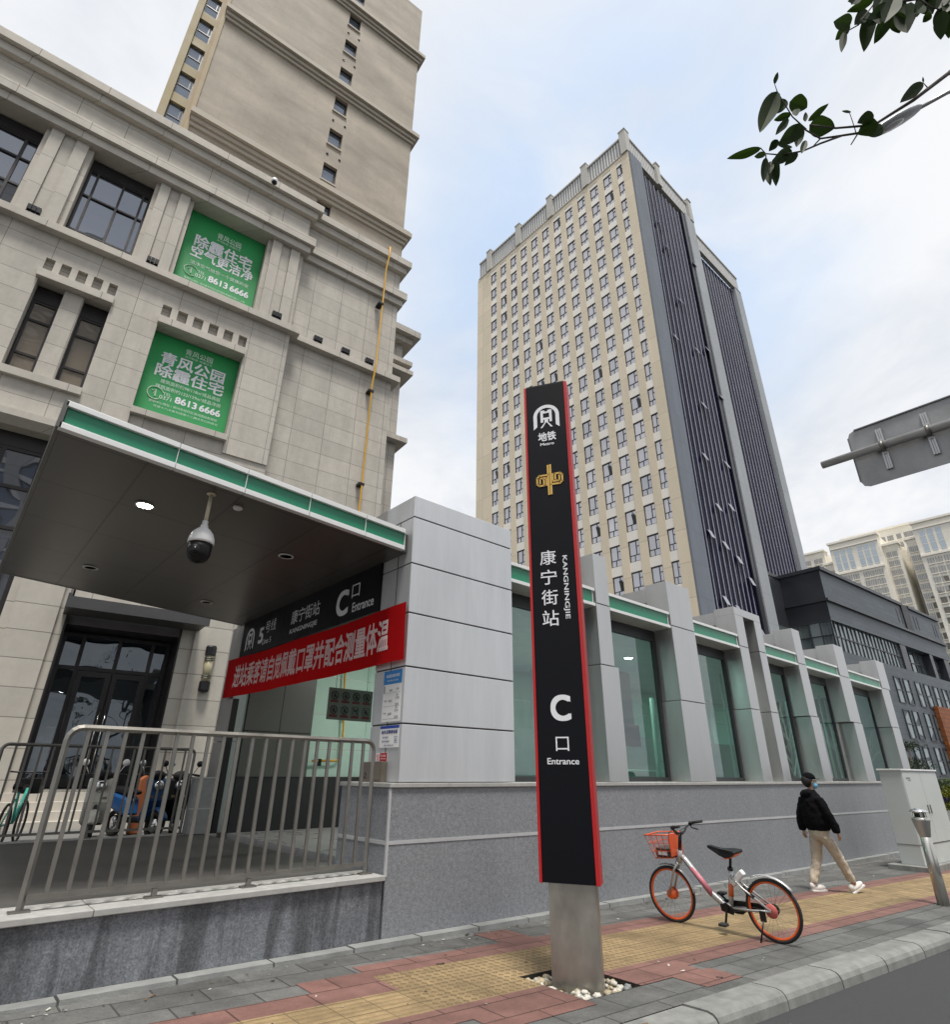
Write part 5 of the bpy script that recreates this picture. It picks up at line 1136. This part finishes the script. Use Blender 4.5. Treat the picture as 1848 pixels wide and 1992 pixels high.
la = chain(3, [(-.03, .15, 1.36, .04), (-.075, .25, 1.15, .036), (-.10, .258, .91, .027)]); hand(la, (-.10, .258, .91), (.15, 0, -.99), -1, (-.1, -1, 0))
lf = chain(0, [(0, .09, .86, .065), (-.07, .10, .50, .045), (-.24, .10, .10, .036), (-.14, .10, .035, .03)])
rf = chain(0, [(.01, -.09, .86, .065), (.20, -.095, .51, .045), (.375, -.10, .13, .036), (.46, -.10, .09, .03)])
ear = [chain(6, [(.01, s*.085, 1.645, .014, .022)]) for s in (1, -1)]
chain(6, [(.115, 0, 1.64, .016)])
body = skin('body', nodes, edges, skin_m, person)
blackfab = mat('black_fleece', (.006, .006, .0075), .95, 0, .3, 14, .3, 90, spec=.08)
def cloth(name, rings, m, vox=.014, it=6):
    """each limb or torso is a stack of elliptical rings (x, y, z, half depth, half width); the stacks melt into one surface"""
    mb = MB()
    for rg in rings:
        k = len(mb.v); n = 20
        for (x, y, z, a_, b_) in rg:
            for j in range(n): q = 2*math.pi*j/n; mb.v.append((x+a_*math.cos(q), y+b_*math.sin(q), z))
        for i in range(len(rg)-1):
            for j in range(n): mb.f.append((k+i*n+j, k+i*n+(j+1) % n, k+(i+1)*n+(j+1) % n, k+(i+1)*n+j)); mb.mi.append(0); mb.sm.append(True)
        mb.f.append(tuple(k+j for j in range(n-1, -1, -1))); mb.f.append(tuple(k+(len(rg)-1)*n+j for j in range(n))); mb.mi += [0, 0]; mb.sm += [True, True]
    o = mb.build(name, m, person); r_ = o.modifiers.new('remesh', 'REMESH'); r_.mode = 'VOXEL'; r_.voxel_size = vox; r_.use_smooth_shade = True
    q = o.modifiers.new('smooth', 'SMOOTH'); q.factor = .5; q.iterations = it
    d_ = bpy.data.textures.new(name+'_folds', 'CLOUDS'); d_.noise_scale = .085; w_ = o.modifiers.new('folds', 'DISPLACE'); w_.texture = d_; w_.strength = .032; w_.mid_level = .5
    return o
cloth('jacket', [
    [(0, 0, .90, .14, .185), (0, 0, .93, .165, .21), (-.01, 0, 1.0, .178, .235), (-.02, 0, 1.12, .172, .245), (-.03, 0, 1.28, .155, .235), (-.03, 0, 1.38, .14, .225), (-.025, 0, 1.45, .115, .165), (-.015, 0, 1.50, .09, .10), (-.01, 0, 1.54, .075, .08)],
    [(.115, -.265, .875, .048, .045), (.11, -.27, .90, .06, .056), (.085, -.275, 1.0, .075, .066), (.02, -.262, 1.16, .082, .07), (-.02, -.215, 1.32, .085, .075), (-.03, -.17, 1.42, .08, .07)],
    [(-.10, .255, .885, .048, .045), (-.10, .26, .91, .06, .056), (-.095, .265, 1.0, .075, .066), (-.075, .255, 1.16, .082, .07), (-.03, .215, 1.32, .085, .075), (-.03, .17, 1.42, .08, .07)],
    [(-.10, 0, 1.40, .03, .08), (-.115, 0, 1.44, .06, .12), (-.105, 0, 1.49, .07, .12), (-.085, 0, 1.53, .05, .085)]], blackfab)
beigef = mat('beige_cotton', (.46, .395, .315), .85, 0, .12, 9, .25, 60)
cloth('trousers', [
    [(.0, 0, .76, .10, .14), (0, 0, .82, .145, .175), (0, 0, .95, .14, .175), (0, 0, 1.04, .12, .155)],
    [(-.222, .10, .125, .064, .06), (-.20, .10, .19, .072, .066), (-.13, .10, .33, .08, .073), (-.07, .10, .48, .088, .08), (-.03, .098, .64, .10, .09), (-.005, .09, .80, .115, .10)],
    [(.362, -.10, .145, .064, .06), (.335, -.10, .2, .072, .066), (.27, -.10, .34, .08, .073), (.20, -.098, .49, .09, .08), (.11, -.095, .65, .10, .09), (.02, -.09, .80, .115, .10)]], beigef)
shoe_m = mat('white_shoe', (.66, .64, .61), .6, 0, .08, 9)
for (x, y, z, rx) in ((-.20, .10, 0, 0), (.40, -.10, .018, -24)):
    mb = MB(); mb.ball((.045, 0, .055), .145, .048, .05, 18, 10); mb.ball((-.05, 0, .085), .055, .042, .06, 14, 8); mb.box(-.10, .185, -.045, .045, .0, .03)
    mb.xform(Matrix.Translation((x, y, z)) @ Matrix.Rotation(R(rx), 4, 'Y')); mb.build('shoe', shoe_m, person, .006)
HY = Matrix.Translation((.02, 0, 0)) @ Matrix.Rotation(R(-22), 4, 'Z')
mb = MB(); mb.ball((-.025, 0, 1.68), .108, .096, .115, 18, 12); mb.v = [(min(p[0], .02) if p[2] < 1.68 else p[0], p[1], max(p[2], 1.655 if p[0] > .0 else 1.555)) for p in mb.v]; mb.xform(HY); mb.build('hair', mat('black_hair', (.012, .011, .010), .6, 0, .2, 20), person)
mb = MB(); mb.ball((-.005, 0, 1.715), .112, .098, .098, 20, 12); mb.v = [(p[0], p[1], max(p[2], 1.705)) for p in mb.v]
mb.prism([(.07, -.07), (.15, -.06), (.18, 0), (.15, .06), (.07, .07)], 1.70, 1.71, axis='z'); mb.xform(HY); mb.build('cap', blackfab, person)
mb = MB(); mb.ball((.055, 0, 1.605), .068, .066, .062, 16, 10); mb.v = [(p[0], p[1], min(p[2], 1.645)) for p in mb.v]
for s in (-1, 1): mb.tube([(.06, s*.065, 1.63), (.0, s*.088, 1.648)], .003, 5)
mb.xform(HY); mb.build('face_mask', mat('blue_mask', (.16, .42, .60), .7, 0, .05), person)
mb = MB()
for s in (-1, 1):
    mb.tube([(.098, s*.034+.026*math.cos(a), 1.668+.018*math.sin(a)) for a in [math.pi*2*i/14 for i in range(14)]], .003, 5, closed=True); mb.tube([(.096, s*.06, 1.672), (.0, s*.088, 1.668)], .003, 5)
mb.xform(HY); mb.build('glasses', mat('brown_frames', (.10, .05, .02), .4), person)
mb = MB()
for s in (-1, 1): mb.ball((.088, s*.033, 1.668), .010, .013, .009, 10, 6)
mb.xform(HY); mb.build('eye', mat('dark_eye', (.03, .02, .015), .2), person)
# ------------------------------------------------------------------ ash bin bollard
t = thing('ash_bin', 'slender stainless steel ash bin with a flared top standing on the pavement', 'ash bin', (12.12, 3.05, zg(12.1)))
mb = MB(); mb.lathe([(.082, 0), (.074, .9), (.066, .905)], n=28); mb.build('post', steel, t)
mb = MB(); mb.lathe([(.071, .895), (.075, .91), (.122, 1.13), (.124, 1.16), (.118, 1.165), (.0001, 1.15)], n=28); mb.build('flared_top', steel, t)
mb = MB(); n = 28
mb.lathe([(.092, 1.155), (.092, 1.178)], n=28); mb.lathe([(.092, 1.235), (.094, 1.25)], n=28)
for k in range(4):
    for j in range(3):
        a0 = math.pi/2*k+.32+j*.15; mb.face([(.092*math.cos(a0), .092*math.sin(a0), 1.178), (.092*math.cos(a0+.15), .092*math.sin(a0+.15), 1.178), (.092*math.cos(a0+.15), .092*math.sin(a0+.15), 1.235), (.092*math.cos(a0), .092*math.sin(a0), 1.235)])
mb.build('ash_collar', steel, t)
mb = MB(); mb.lathe([(.07, 1.16), (.07, 1.245)], n=20); mb.build('inner_tray', black_metal, t)
mb = MB(); mb.lathe([(.128, 1.25), (.130, 1.256), (.095, 1.283), (.04, 1.297), (.0001, 1.30)], n=28); mb.build('cap', chrome, t)
# ------------------------------------------------------------------ electrical cabinet
t = thing('electrical_cabinet', 'tall pale grey two door electrical cabinet at the end of the metro wall', 'cabinet', (16.85, 4.38, -1.85), R(-4))
cab_m = mat('pale_grey_paint', (.47, .50, .49), .5, 0, .06, 1.5)
mb = MB(); mb.box(-.25, 2.5, -.12, .65, -.15, .12); mb.build('plinth', kerb_stone, t, .01)
mb = MB(); mb.box(0, 2.25, 0, .45, .12, 2.0); mb.build('housing', cab_m, t, .006)
mb = MB(); mb.box(-.03, 2.28, -.03, .48, 2.0, 2.035); mb.build('roof', white_metal, t, .006)
for a, b in ((.02, 1.115), (1.13, 2.23)):
    mb = MB(); mb.box(a, b, -.012, -.001, .52, 1.97); dr = mb.build('door', cab_m, t, .003)
    hx = b-.08 if a < 1 else a+.06; mb = MB(); mb.box(hx, hx+.03, -.03, -.012, 1.1, 1.28); mb.build('handle', steel_dk, dr)
mb = MB(); mb.box(.0, 2.25, -.008, -.001, .505, .512); mb.box(-.006, -.001, .0, .45, .505, .512); mb.build('panel_seam', seam, t)
mb = MB(); mb.box(.2, .45, -.016, -.012, 1.83, 1.86); mb.box(.3, .45, -.016, -.012, 1.79, 1.81); mb.build('plate', mat('grey_plate_mark', (.2, .21, .21), .5), t)
# ------------------------------------------------------------------ scooters and bicycle behind the far railing
def scooter(label, loc, rz, body_m, trim_m, mirror_m, face_m, seat_m=black_plastic):
    t = thing('electric_scooter', label, 'scooter', loc, rz, 'scooters parked behind the far railing')
    for x in (.62, -.55):
        mb = MB(); mb.tube([(x+.19*math.cos(a), 0, .22+.19*math.sin(a)) for a in [2*math.pi*i/24 for i in range(24)]], .045, 8, closed=True); wo = mb.build('wheel', rubber, t)
        mb = MB(); mb.lathe([(.0001, -.045), (.10, -.04), (.13, -.015), (.13, .015), (.10, .04), (.0001, .045)], (x, 0, .22), 18, axis='y'); mb.build('rim', chrome, wo)
    def shell(name, outline, hw, m, bev=.03):
        mb = MB(); mb.prism(outline, -hw, hw); return mb.build(name, m, t, bev)
    shell('front_shield', [(.36, .30), (.42, .28), (.56, .62), (.50, .95), (.44, 1.0), (.40, .96), (.47, .62)], .19, body_m, .05)
    shell('footboard', [(.40, .26), (.40, .34), (-.18, .34), (-.18, .24)], .16, trim_m)
    shell('rear_body', [(-.10, .34), (-.16, .66), (-.60, .74), (-.80, .70), (-.72, .52), (-.40, .40)], .15, body_m, .05)
    shell('seat', [(-.10, .70), (-.08, .76), (-.30, .80), (-.62, .84), (-.72, .80), (-.60, .74), (-.2, .69)], .13, seat_m, .03)
    mb = MB(); k = 14
    mb.tube([(.62+.27*math.cos(a), 0, .22+.27*math.sin(a)) for a in [R(20+120*i/k) for i in range(k+1)]], .075, 8, flat=.35); mb.build('front_fender', body_m, t)
    mb = MB(); mb.tube([(.60, 0, .22), (.46, 0, .80)], .035, 8); mb.tube([(.43, 0, .95), (.40, 0, 1.02)], .05, 8); mb.build('fork', black_metal, t)
    mb = MB(); mb.tube([(.30, -.34, 1.03), (.38, -.2, 1.05), (.40, 0, 1.03), (.38, .2, 1.05), (.30, .34, 1.03)], .016, 8); hb_ = mb.build('handlebar', black_metal, t)
    for s in (-1, 1):
        mb = MB(); mb.tube([(.345, s*.26, 1.04), (.29, s*.36, 1.03)], .022, 8); mb.tube([(.36, s*.2, 1.06), (.33, s*.3, 1.05)], .01, 6); mb.build('grip', rubber, hb_)
        mb = MB(); mb.tube([(.36, s*.22, 1.05), (.38, s*.30, 1.20)], .007, 6); mb.lathe([(.0001, -.012), (.05, -.010), (.058, 0), (.05, .01), (.0001, .01)], (.385, s*.31, 1.24), 16, axis='x'); mb.build('mirror', mirror_m, t)
    mb = MB(); mb.ball((.44, 0, 1.03), .10, .15, .09, 14, 9); mb.build('headstock_cowl', face_m, t)
    mb = MB(); mb.lathe([(.0001, .0), (.09, .0), (.10, .03), (.085, .06), (.05, .075), (.0001, .08)], (.51, 0, .86), 20, axis='x'); mb.build('headlight', chrome, t)
    mb = MB()
    for s in (-1, 1): mb.box(.535, .56, s*.10-.03, s*.10+.03, .66, .70)
    mb.build('indicator', mat('amber_lens', (.25, .2, .12), .2) if 'amber_lens' not in MATS else MATS['amber_lens'], t)
    return t
ivory = mat('ivory_paint', (.60, .59, .53), .3, 0, .05)
PZ_ = -1.12
scooter('ivory scooter facing the terrace with a round headlight, white mirror and black handlebar', (2.52, 13.0, PZ_), R(-100), ivory, black_plastic, white_paint, black_plastic)
scooter('blue and black scooter parked right of the ivory scooter, orange panel beside it', (3.22, 13.15, PZ_), R(-70), blue_paint, black_plastic, chrome, black_plastic)
scooter('black scooter parked farthest right beside the granite post', (3.86, 13.3, PZ_), R(-95), black_plastic, black_plastic, black_plastic, rubber)
t = thing('delivery_bag', 'orange folded delivery bag standing between the blue and the black scooter', 'bag', (3.42, 13.75, PZ_))
mb = MB(); mb.prism([(-.12, 0), (.14, 0), (.12, 1.0), (.02, 1.06), (-.1, .96)], -.08, .1); mb.build('bag_body', mat('orange_cloth', (.28, .085, .03), .7, 0, .15, 6), t, .03)
mb = MB(); mb.tube([(-.12, 0, .98), (-.05, 0, 1.18), (.08, 0, 1.18), (.13, 0, 1.02)], .012, 6); mb.build('strap', rubber, t)
t = thing('parked_bicycle', 'black and teal bicycle standing behind the left end of the far railing', 'bicycle', (1.36, 12.72, PZ_), R(72))
teal = mat('teal_paint', (.06, .42, .33), .4, 0, .05)
for x in (.52, -.52):
    mb = MB(); mb.tube([(x+.30*math.cos(a), 0, .32+.30*math.sin(a)) for a in [2*math.pi*i/30 for i in range(30)]], .02, 6, closed=True); wo = mb.build('wheel', rubber, t)
    mb = MB()
    for i in range(14): a = 2*math.pi*i/14; mb.tube([(x, .02, .32), (x+.29*math.cos(a), 0, .32+.29*math.sin(a))], .0016, 4)
    mb.build('spoke', steel_dk, wo)
mb = MB(); mb.tube([(.36, 0, .82), (-.02, 0, .33)], .024, 8); mb.tube([(-.02, 0, .33), (-.16, 0, .78)], .02, 8); mb.tube([(-.02, .02, .33), (-.52, .04, .32)], .014, 8); mb.tube([(-.14, .02, .68), (-.52, .04, .32)], .012, 8); mb.build('frame', teal, t); mb = MB(); mb.tube([(.36, 0, .86), (.52, 0, .32)], .02, 8); mb.build('fork', black_metal, t)
mb = MB(); mb.tube([(.36, 0, .84), (.33, 0, 1.06)], .016, 8); mb.tube([(.2, -.28, 1.08), (.33, -.12, 1.07), (.33, .12, 1.07), (.2, .28, 1.08)], .014, 8); mb.build('handlebar', black_metal, t)
mb = MB(); mb.prism([(-.34, .86), (-.30, .82), (-.1, .82), (.05, .87), (.05, .895), (-.1, .88), (-.3, .91)], -.07, .07); mb.build('saddle', black_plastic, t, .02)
mb = MB(); mb.prism([(.42, .74), (.70, .74), (.74, .98), (.40, .98)], -.15, .15); mb.build('basket', black_plastic, t, .01)
# ------------------------------------------------------------------ back of a road sign on its arm
t = thing('road_sign', 'grey back of a rectangular road sign clamped to a steel arm over the road', 'sign', (9.0, -5.2, zg(9)-.12))
o9 = Vector((9.0, -5.2, zg(9)-.12))
def W9(mb, name, m, bev=0, par=t): mb.xform(Matrix.Translation(-o9)); return mb.build(name, m, par, bev)
y0, y1, z0, z1, c_ = -.45, 1.86, 3.76, 4.68, .10
sgm = mat('weathered_aluminium', (.28, .285, .29), .55, .35, .28, 2.2, .03, 30)
mb = MB(); mb.prism([(y0+c_, z0), (y1-c_, z0), (y1-.03, z0+.03), (y1, z0+c_), (y1, z1-c_), (y1-.03, z1-.03), (y1-c_, z1), (y0+c_, z1), (y0+.03, z1-.03), (y0, z1-c_), (y0, z0+c_), (y0+.03, z0+.03)], 9.0, 9.012, axis='x'); W9(mb, 'board', sgm)
mb = MB(); mb.box(8.98, 9.0, y0+c_, y1-c_, z1-.012, z1+.008); mb.box(8.985, 9.0, y1-.006, y1+.008, z0+c_, z1-c_); W9(mb, 'edge_rail', mat('edge_rail', (.16, .16, .17), .5, .4), .002)
mb = MB(); mb.tube([(8.92, 2.26, 4.27), (8.92, -1.0, 4.25), (8.92, -5.2, 4.23)], [.055, .07, .09], 18); W9(mb, 'arm', mat('galvanised', (.40, .40, .41), .42, .6, .1, 2))
for yb in (1.47, .93, -.05):
    for za, zb in ((4.34, 4.56), (3.92, 4.20)):
        mb = MB()
        for k in range(3): mb.box(8.972-(.008 if k != 1 else 0), 8.999, yb-.036+.026*k, yb-.014+.026*k, za, zb)
        mb.box(8.955, 8.985, yb-.02, yb+.02, (za+.0 if za > 4.3 else zb-.05), (za+.05 if za > 4.3 else zb)); W9(mb, 'bracket', MATS['galvanised'])
    mb = MB(); mb.lathe([(.066+.004*(1.5-yb), -.022), (.075+.004*(1.5-yb), -.022), (.075+.004*(1.5-yb), .022), (.066+.004*(1.5-yb), .022)], (8.92, yb, 4.265-.004), 18, axis='y'); W9(mb, 'clamp', steel_dk)
mb = MB(); mb.tube([(8.92, -5.2, zg(9)-.12), (8.92, -5.2, 4.6)], .14, 18); W9(mb, 'mast', MATS['galvanised'])
# ------------------------------------------------------------------ street lamp
t = thing('street_lamp', 'grey street lamp head on a long arm half hidden by the leafy branch', 'street lamp', (10.4, -2.9, zg(10)-.12))
o9 = Vector((10.4, -2.9, zg(10)-.12))
def W8(mb, name, m): mb.xform(Matrix.Translation(-o9)); return mb.build(name, m, t)
a, b = Vector((8.37, .27, 9.12)), Vector((8.86, -.37, 9.55)); d = (b-a).normalized(); s_ = d.cross(up).normalized(); u_ = s_.cross(d)
mb = MB(); n = 14; prof_ = [(0, .01), (.06, .05), (.2, .085), (.45, .105), (.7, .10), (.9, .075), (1, .045)]; L_ = (b-a).length
for i, (f, w_) in enumerate(prof_):
    for j in range(n): q = 2*math.pi*j/n; p = a+d*L_*f+s_*(w_*1.25*math.cos(q))+u_*(w_*.55*math.sin(q)); mb.v.append(tuple(p))
for i in range(len(prof_)-1):
    for j in range(n): mb.f.append((i*n+j, i*n+(j+1) % n, (i+1)*n+(j+1) % n, (i+1)*n+j)); mb.mi.append(0); mb.sm.append(True)
W8(mb, 'lamp_head', mat('lamp_grey', (.36, .37, .39), .45, .3))
mb = MB(); c_ = a+d*L_*.42-u_*.045; mb.ball((0, 0, 0), .20, .075, .03, 14, 8); mb.xform(Matrix.Translation(c_) @ Matrix((d, s_, u_)).transposed().to_4x4()); W8(mb, 'lens', mat('lamp_lens', (.50, .51, .52), .25))
mb = MB(); mb.tube([b-d*.05, b+d*.5, (10.1, -2.2, 10.25), (10.4, -2.75, 10.35), (10.4, -2.9, 10.2), (10.4, -2.9, zg(10)-.12)], [.028, .03, .04, .05, .06, .11], 12); W8(mb, 'pole', MATS['galvanised'])
# ------------------------------------------------------------------ the leafy branch over the road
def ray(px, py): return fw + RX*((px-924)/FPX) - UX*((py-996)/FPX)
def zp(a, b, t): return ray((2600+a/2.159)/1.87013, (b/2.159)/1.87013)*t      # a direction read off the photo, at a real distance
tree = thing('street_tree', 'broad leaved street tree reaching a leafy branch into the sky above the road', 'tree', (3.7, -2.8, zg(3.7)-.12))
o9 = Vector(tree.location)
bark = mat('bark', (.10, .085, .07), .85, 0, .25, 6, .5, 30)
def W7(mb, name, m): mb.xform(Matrix.Translation(-o9)); return mb.build(name, m, tree)
T0 = 2.25
e1 = zp(1848, 570, T0); e2 = zp(1900, -60, T0+.1)
mb = MB(); mb.tube([(3.7, -2.8, o9.z), (3.66, -2.75, -.2), (3.6, -2.6, 1.4), (3.55, -2.5, 3.2), (3.5, -2.5, 5.2)], [.13, .11, .10, .075, .03], 12); W7(mb, 'trunk', bark)
mb = MB()
mb.tube([(3.6, -2.6, 1.3), (3.1, -1.7, 2.0), tuple(e1*1.12), tuple(e1)], [.05, .03, .012, .0085], 8)
mb.tube([(3.55, -2.5, 3.0), (3.0, -1.4, 3.1), tuple(e2*1.1), tuple(e2), tuple(zp(1600, -10, T0)), tuple(zp(1350, 40, T0))], [.04, .025, .012, .008, .006, .003], 8)
TW = [([(1848, 570), (1560, 790), (1400, 890), (1250, 985), (950, 1010), (745, 985)], .0078, .003), ([(1250, 985), (1120, 1050), (1000, 1068), (830, 1092), (690, 1010)], .005, .003), ([(1000, 1068), (830, 1130), (690, 1190), (520, 1220), (400, 1210), (360, 1165)], .0042, .002),
      ([(720, 1020), (610, 920), (540, 805), (490, 720), (470, 660)], .0028, .0014), ([(1110, 1050), (1100, 1010), (1065, 905), (1050, 880)], .002, .001), ([(1120, 1060), (1070, 1140)], .003, .002), ([(1670, 690), (1635, 650)], .002, .0012),
      ([(830, 1092), (770, 1155)], .003, .002), ([(400, 1210), (405, 1250)], .0025, .002), ([(1260, 20), (1130, 200), (1020, 260)], .003, .002), ([(1600, -10), (1700, 60), (1800, 90)], .003, .002)]
for pts, r0, r1 in TW:
    n_ = len(pts); mb.tube([zp(x, y, T0) for x, y in pts], [r0+(r1-r0)*i/(n_-1) for i in range(n_)], 7)
W7(mb, 'branch', bark)
leaf_m, lt, lb = newmat('leaf')
tcn = nd(lt, 'ShaderNodeTexCoord'); n_ = nd(lt, 'ShaderNodeTexNoise', {'Vector': tcn.outputs['Object'], 'Scale': 6, 'Detail': 3}); r_ = nd(lt, 'ShaderNodeMapRange', {0: n_.outputs[0], 1: .35, 2: .65})
mxl = nd(lt, 'ShaderNodeMix', {0: r_.outputs[0], 6: (.010, .020, .006, 1), 7: (.032, .056, .016, 1)}, data_type='RGBA'); lt.links.new(mxl.outputs[2], lb.inputs['Base Color']); lb.inputs['Roughness'].default_value = .6; lb.inputs['Specular IOR Level'].default_value = .2
tl = nd(lt, 'ShaderNodeBsdfTranslucent', {0: (.024, .050, .006, 1)}); lt.links.new(nd(lt, 'ShaderNodeMixShader', {0: .3, 1: lb.outputs[0], 2: tl.outputs[0]}).outputs[0], lt.nodes['Material Output'].inputs[0])
def leaf(mb, b, tip, wd, rnd, curl=.15):
    b, tip = Vector(b), Vector(tip); d = tip-b; L_ = d.length; d.normalize(); v = b.normalized()
    s = d.cross(v).normalized(); s = (s*math.cos(rnd)+v*math.sin(rnd)).normalized(); n = s.cross(d); N_ = 14; rows = []
    for i in range(N_+1):
        f = i/N_; w_ = wd*(math.sin(math.pi*min(1, f**.88*.98+.02)))**.75*(1-.12*f) if 0 < i < N_ else .0004
        c = b+d*L_*f - n*curl*L_*(f*f); wob = .045*wd*math.sin(f*11+rnd*40)
        rows.append([c-s*(w_+wob*.6)-n*w_*.35, c, c+s*(w_-wob)-n*w_*.35])
    for i in range(N_):
        for j in (0, 1): mb.face([rows[i][j], rows[i][j+1], rows[i+1][j+1], rows[i+1][j]], 0, True)
LV = [(490,720,350,1085,66),(470,665,497,572,16),(560,785,478,905,45),(590,800,725,850,58),(640,860,640,938,26),(600,900,463,950,26),(580,935,460,1080,26),(735,955,893,815,24),(712,960,712,900,16),(745,985,950,1005,66),(690,990,490,1145,58),(675,1010,635,1190,34),(610,1160,480,1150,12),(715,1105,672,1240,22),(650,1200,545,1308,28),(605,1180,415,1310,44),(495,1100,425,1195,28),(365,1165,95,1245,34),(405,1210,318,1235,22),(400,1240,378,1450,26),(405,1290,446,1482,26),(470,1240,488,1482,32),(440,1270,430,1380,24),
      (1635,652,1438,828,40),(1250,905,1112,980,44),(1275,955,1118,1060,60),(1318,1000,1190,1080,44),(1072,885,1005,876,9),(1640,650,1634,606,6),
      (1240,-40,1010,40,40),(1250,0,1035,90,34),(1070,190,918,178,52),(1065,200,948,318,34),(1020,250,1000,438,26),(1200,85,1070,235,46),(1215,100,1165,425,52),(1385,95,1238,360,50),(1370,50,1190,160,44),(1330,-30,1235,120,52),(1420,-40,1320,220,66),(1490,40,1515,300,70),(1480,0,1390,240,58),(1560,40,1590,140,56),(1620,-40,1720,130,62),(1700,105,1632,180,28),(1795,60,1705,220,30),(1785,90,1780,330,46),(1850,110,1835,310,40),(1660,-40,1550,70,50),(1810,-40,1745,90,50),(1856,0,1800,130,44),(1300,120,1165,235,44),(1440,100,1460,260,52),(1540,20,1490,150,50),(1130,-30,1060,60,40),(1640,40,1560,120,50),(1720,-20,1660,110,56),(1850,40,1780,170,44),(1280,60,1300,200,44),(1600,90,1640,20,40)]
mb = MB(); rl = random.Random(9)
for (bx_, by_, tx_, ty_, w_) in LV:
    tt = T0+rl.uniform(-.05, .06); leaf(mb, zp(bx_, by_, tt), zp(tx_, ty_, tt+rl.uniform(-.05, .05)), w_/2.159/1.87013/FPX*tt*1.15, rl.uniform(-.45, .45), rl.uniform(.02, .14))
for i in range(260):
    c = Vector((3.5+rl.gauss(0, .9), -2.7+rl.gauss(0, .6), 4.6+rl.gauss(0, .7))); q = Vector((rl.uniform(-1, 1), rl.uniform(-1, 1), rl.uniform(-1, .3))).normalized()*.16; leaf(mb, c, c+q, .035, rl.uniform(-1, 1))
W7(mb, 'foliage', leaf_m)
# ------------------------------------------------------------------ bare trees, pine, hedge beyond the station
def bare_tree(label, base, H_, seed, spread=.5, r0=.09, m=None):
    t = thing('bare_tree', label, 'tree', base, 0, 'leafless trees beyond the metro entrance'); rb = random.Random(seed); tr_, tw_ = MB(), MB()
    def grow(p, d, L_, r_, lev):
        pts = [p]; q = p.copy(); dd = d.copy()
        for i in range(3): dd = (dd+Vector((rb.gauss(0, .12), rb.gauss(0, .12), .05))).normalized(); q = q+dd*L_/3; pts.append(q.copy())
        (tr_ if lev == 0 else tw_).tube(pts, [r_*(1-.14*i) for i in range(4)], 6 if lev < 2 else 4, cap=False)
        if lev < 4:
            for i in range(rb.choice((2, 3, 3)) if lev else 6):
                b_ = pts[rb.choice((1, 2, 3, 3))] if lev else p+d*L_*rb.uniform(.55, 1); e = (dd*.7+Vector((rb.gauss(0, spread), rb.gauss(0, spread), rb.uniform(.1, .5)))).normalized(); grow(b_, e, L_*rb.uniform(.48, .7) if lev else H_*.26, r_*.5, lev+1)
    grow(Vector((0, 0, 0)), Vector((0, 0, 1)), H_*.5, r0, 0)
    tr_.build('trunk', m, t); tw_.build('crown', m, t); return t
pale_bark = mat('pale_bark', (.42, .39, .35), .8, 0, .15, 5)
bare_tree('leafless pale tree whose fan of twigs rises above the metro roof', (33.6, 13.4, -2.3), 8.4, 3, .5, .09, pale_bark)
bare_tree('leafless pale tree beside the last metro column in front of the dark building', (38.0, 11.2, -2.3), 6.6, 8, .55, .08, pale_bark)
t = thing('pine_tree', 'small dark cloud pruned pine in front of the dark building', 'tree', (43.5, 10.6, -2.2))
mb = MB(); mb.tube([(0, 0, 0), (.2, .1, 1.2), (-.1, 0, 2.4), (.1, 0, 3.8)], [.14, .12, .09, .04], 8); mb.build('trunk', bark, t)
mb = MB(); rn = random.Random(2)
for (cx, cy, cz, r_) in ((-.8, .3, 1.6, .9), (.7, -.4, 1.9, .8), (-.5, -.3, 2.7, .8), (.6, .2, 3.0, .7), (.1, 0, 3.9, .75)):
    for i in range(420):
        d = Vector((rn.gauss(0, .5)*r_, rn.gauss(0, .5)*r_, rn.gauss(0, .16)*r_)); c = Vector((cx, cy, cz))+d; q = Vector((rn.uniform(-1, 1), rn.uniform(-1, 1), rn.uniform(.0, 1))).normalized()*.17; s_ = q.cross(Vector((rn.random(), rn.random(), rn.random()))).normalized()*.03
        mb.face([c-s_, c+s_, c+q])
mb.build('crown', mat('pine_needles', (.035, .055, .03), .7, 0, .3, 3), t)
t = thing('hedge', 'clipped yellow green hedge with purple flowers at the right edge beyond the cabinet', 'hedge', (54, 9.6, -2.02))
mb = MB()
for i in range(7000):
    x, y, z = rn.uniform(0, 3), rn.uniform(-3.2, 3.4), rn.uniform(0, 1.95); q = Vector((rn.uniform(-1, .3), rn.uniform(-1, 1), rn.uniform(-.3, 1))).normalized()*.14; s_ = q.cross(Vector((rn.random(), rn.random(), rn.random()))).normalized()*.035
    if x > .35 and z < 1.75: x = rn.uniform(0, .35)
    c = Vector((x, y, z)); purple = (0.5 < z < 1.05 and math.sin(y*3.1)+.6*math.sin(z*9+y) > .45); mb.face([c-s_, c+s_, c+q], 2 if purple else (1 if z > 1.6 else 0))
mb.box(.2, 3, -3.2, 3.4, 0, 1.8, 3)
mb.build('foliage', [mat('yellow_leaf', (.26, .27, .03), .6, 0, .25, 2), mat('green_leaf', (.10, .16, .03), .6, 0, .25, 2), mat('purple_leaf', (.07, .03, .16), .6, 0, .2, 2), mat('hedge_core', (.05, .06, .015), .9)], t)
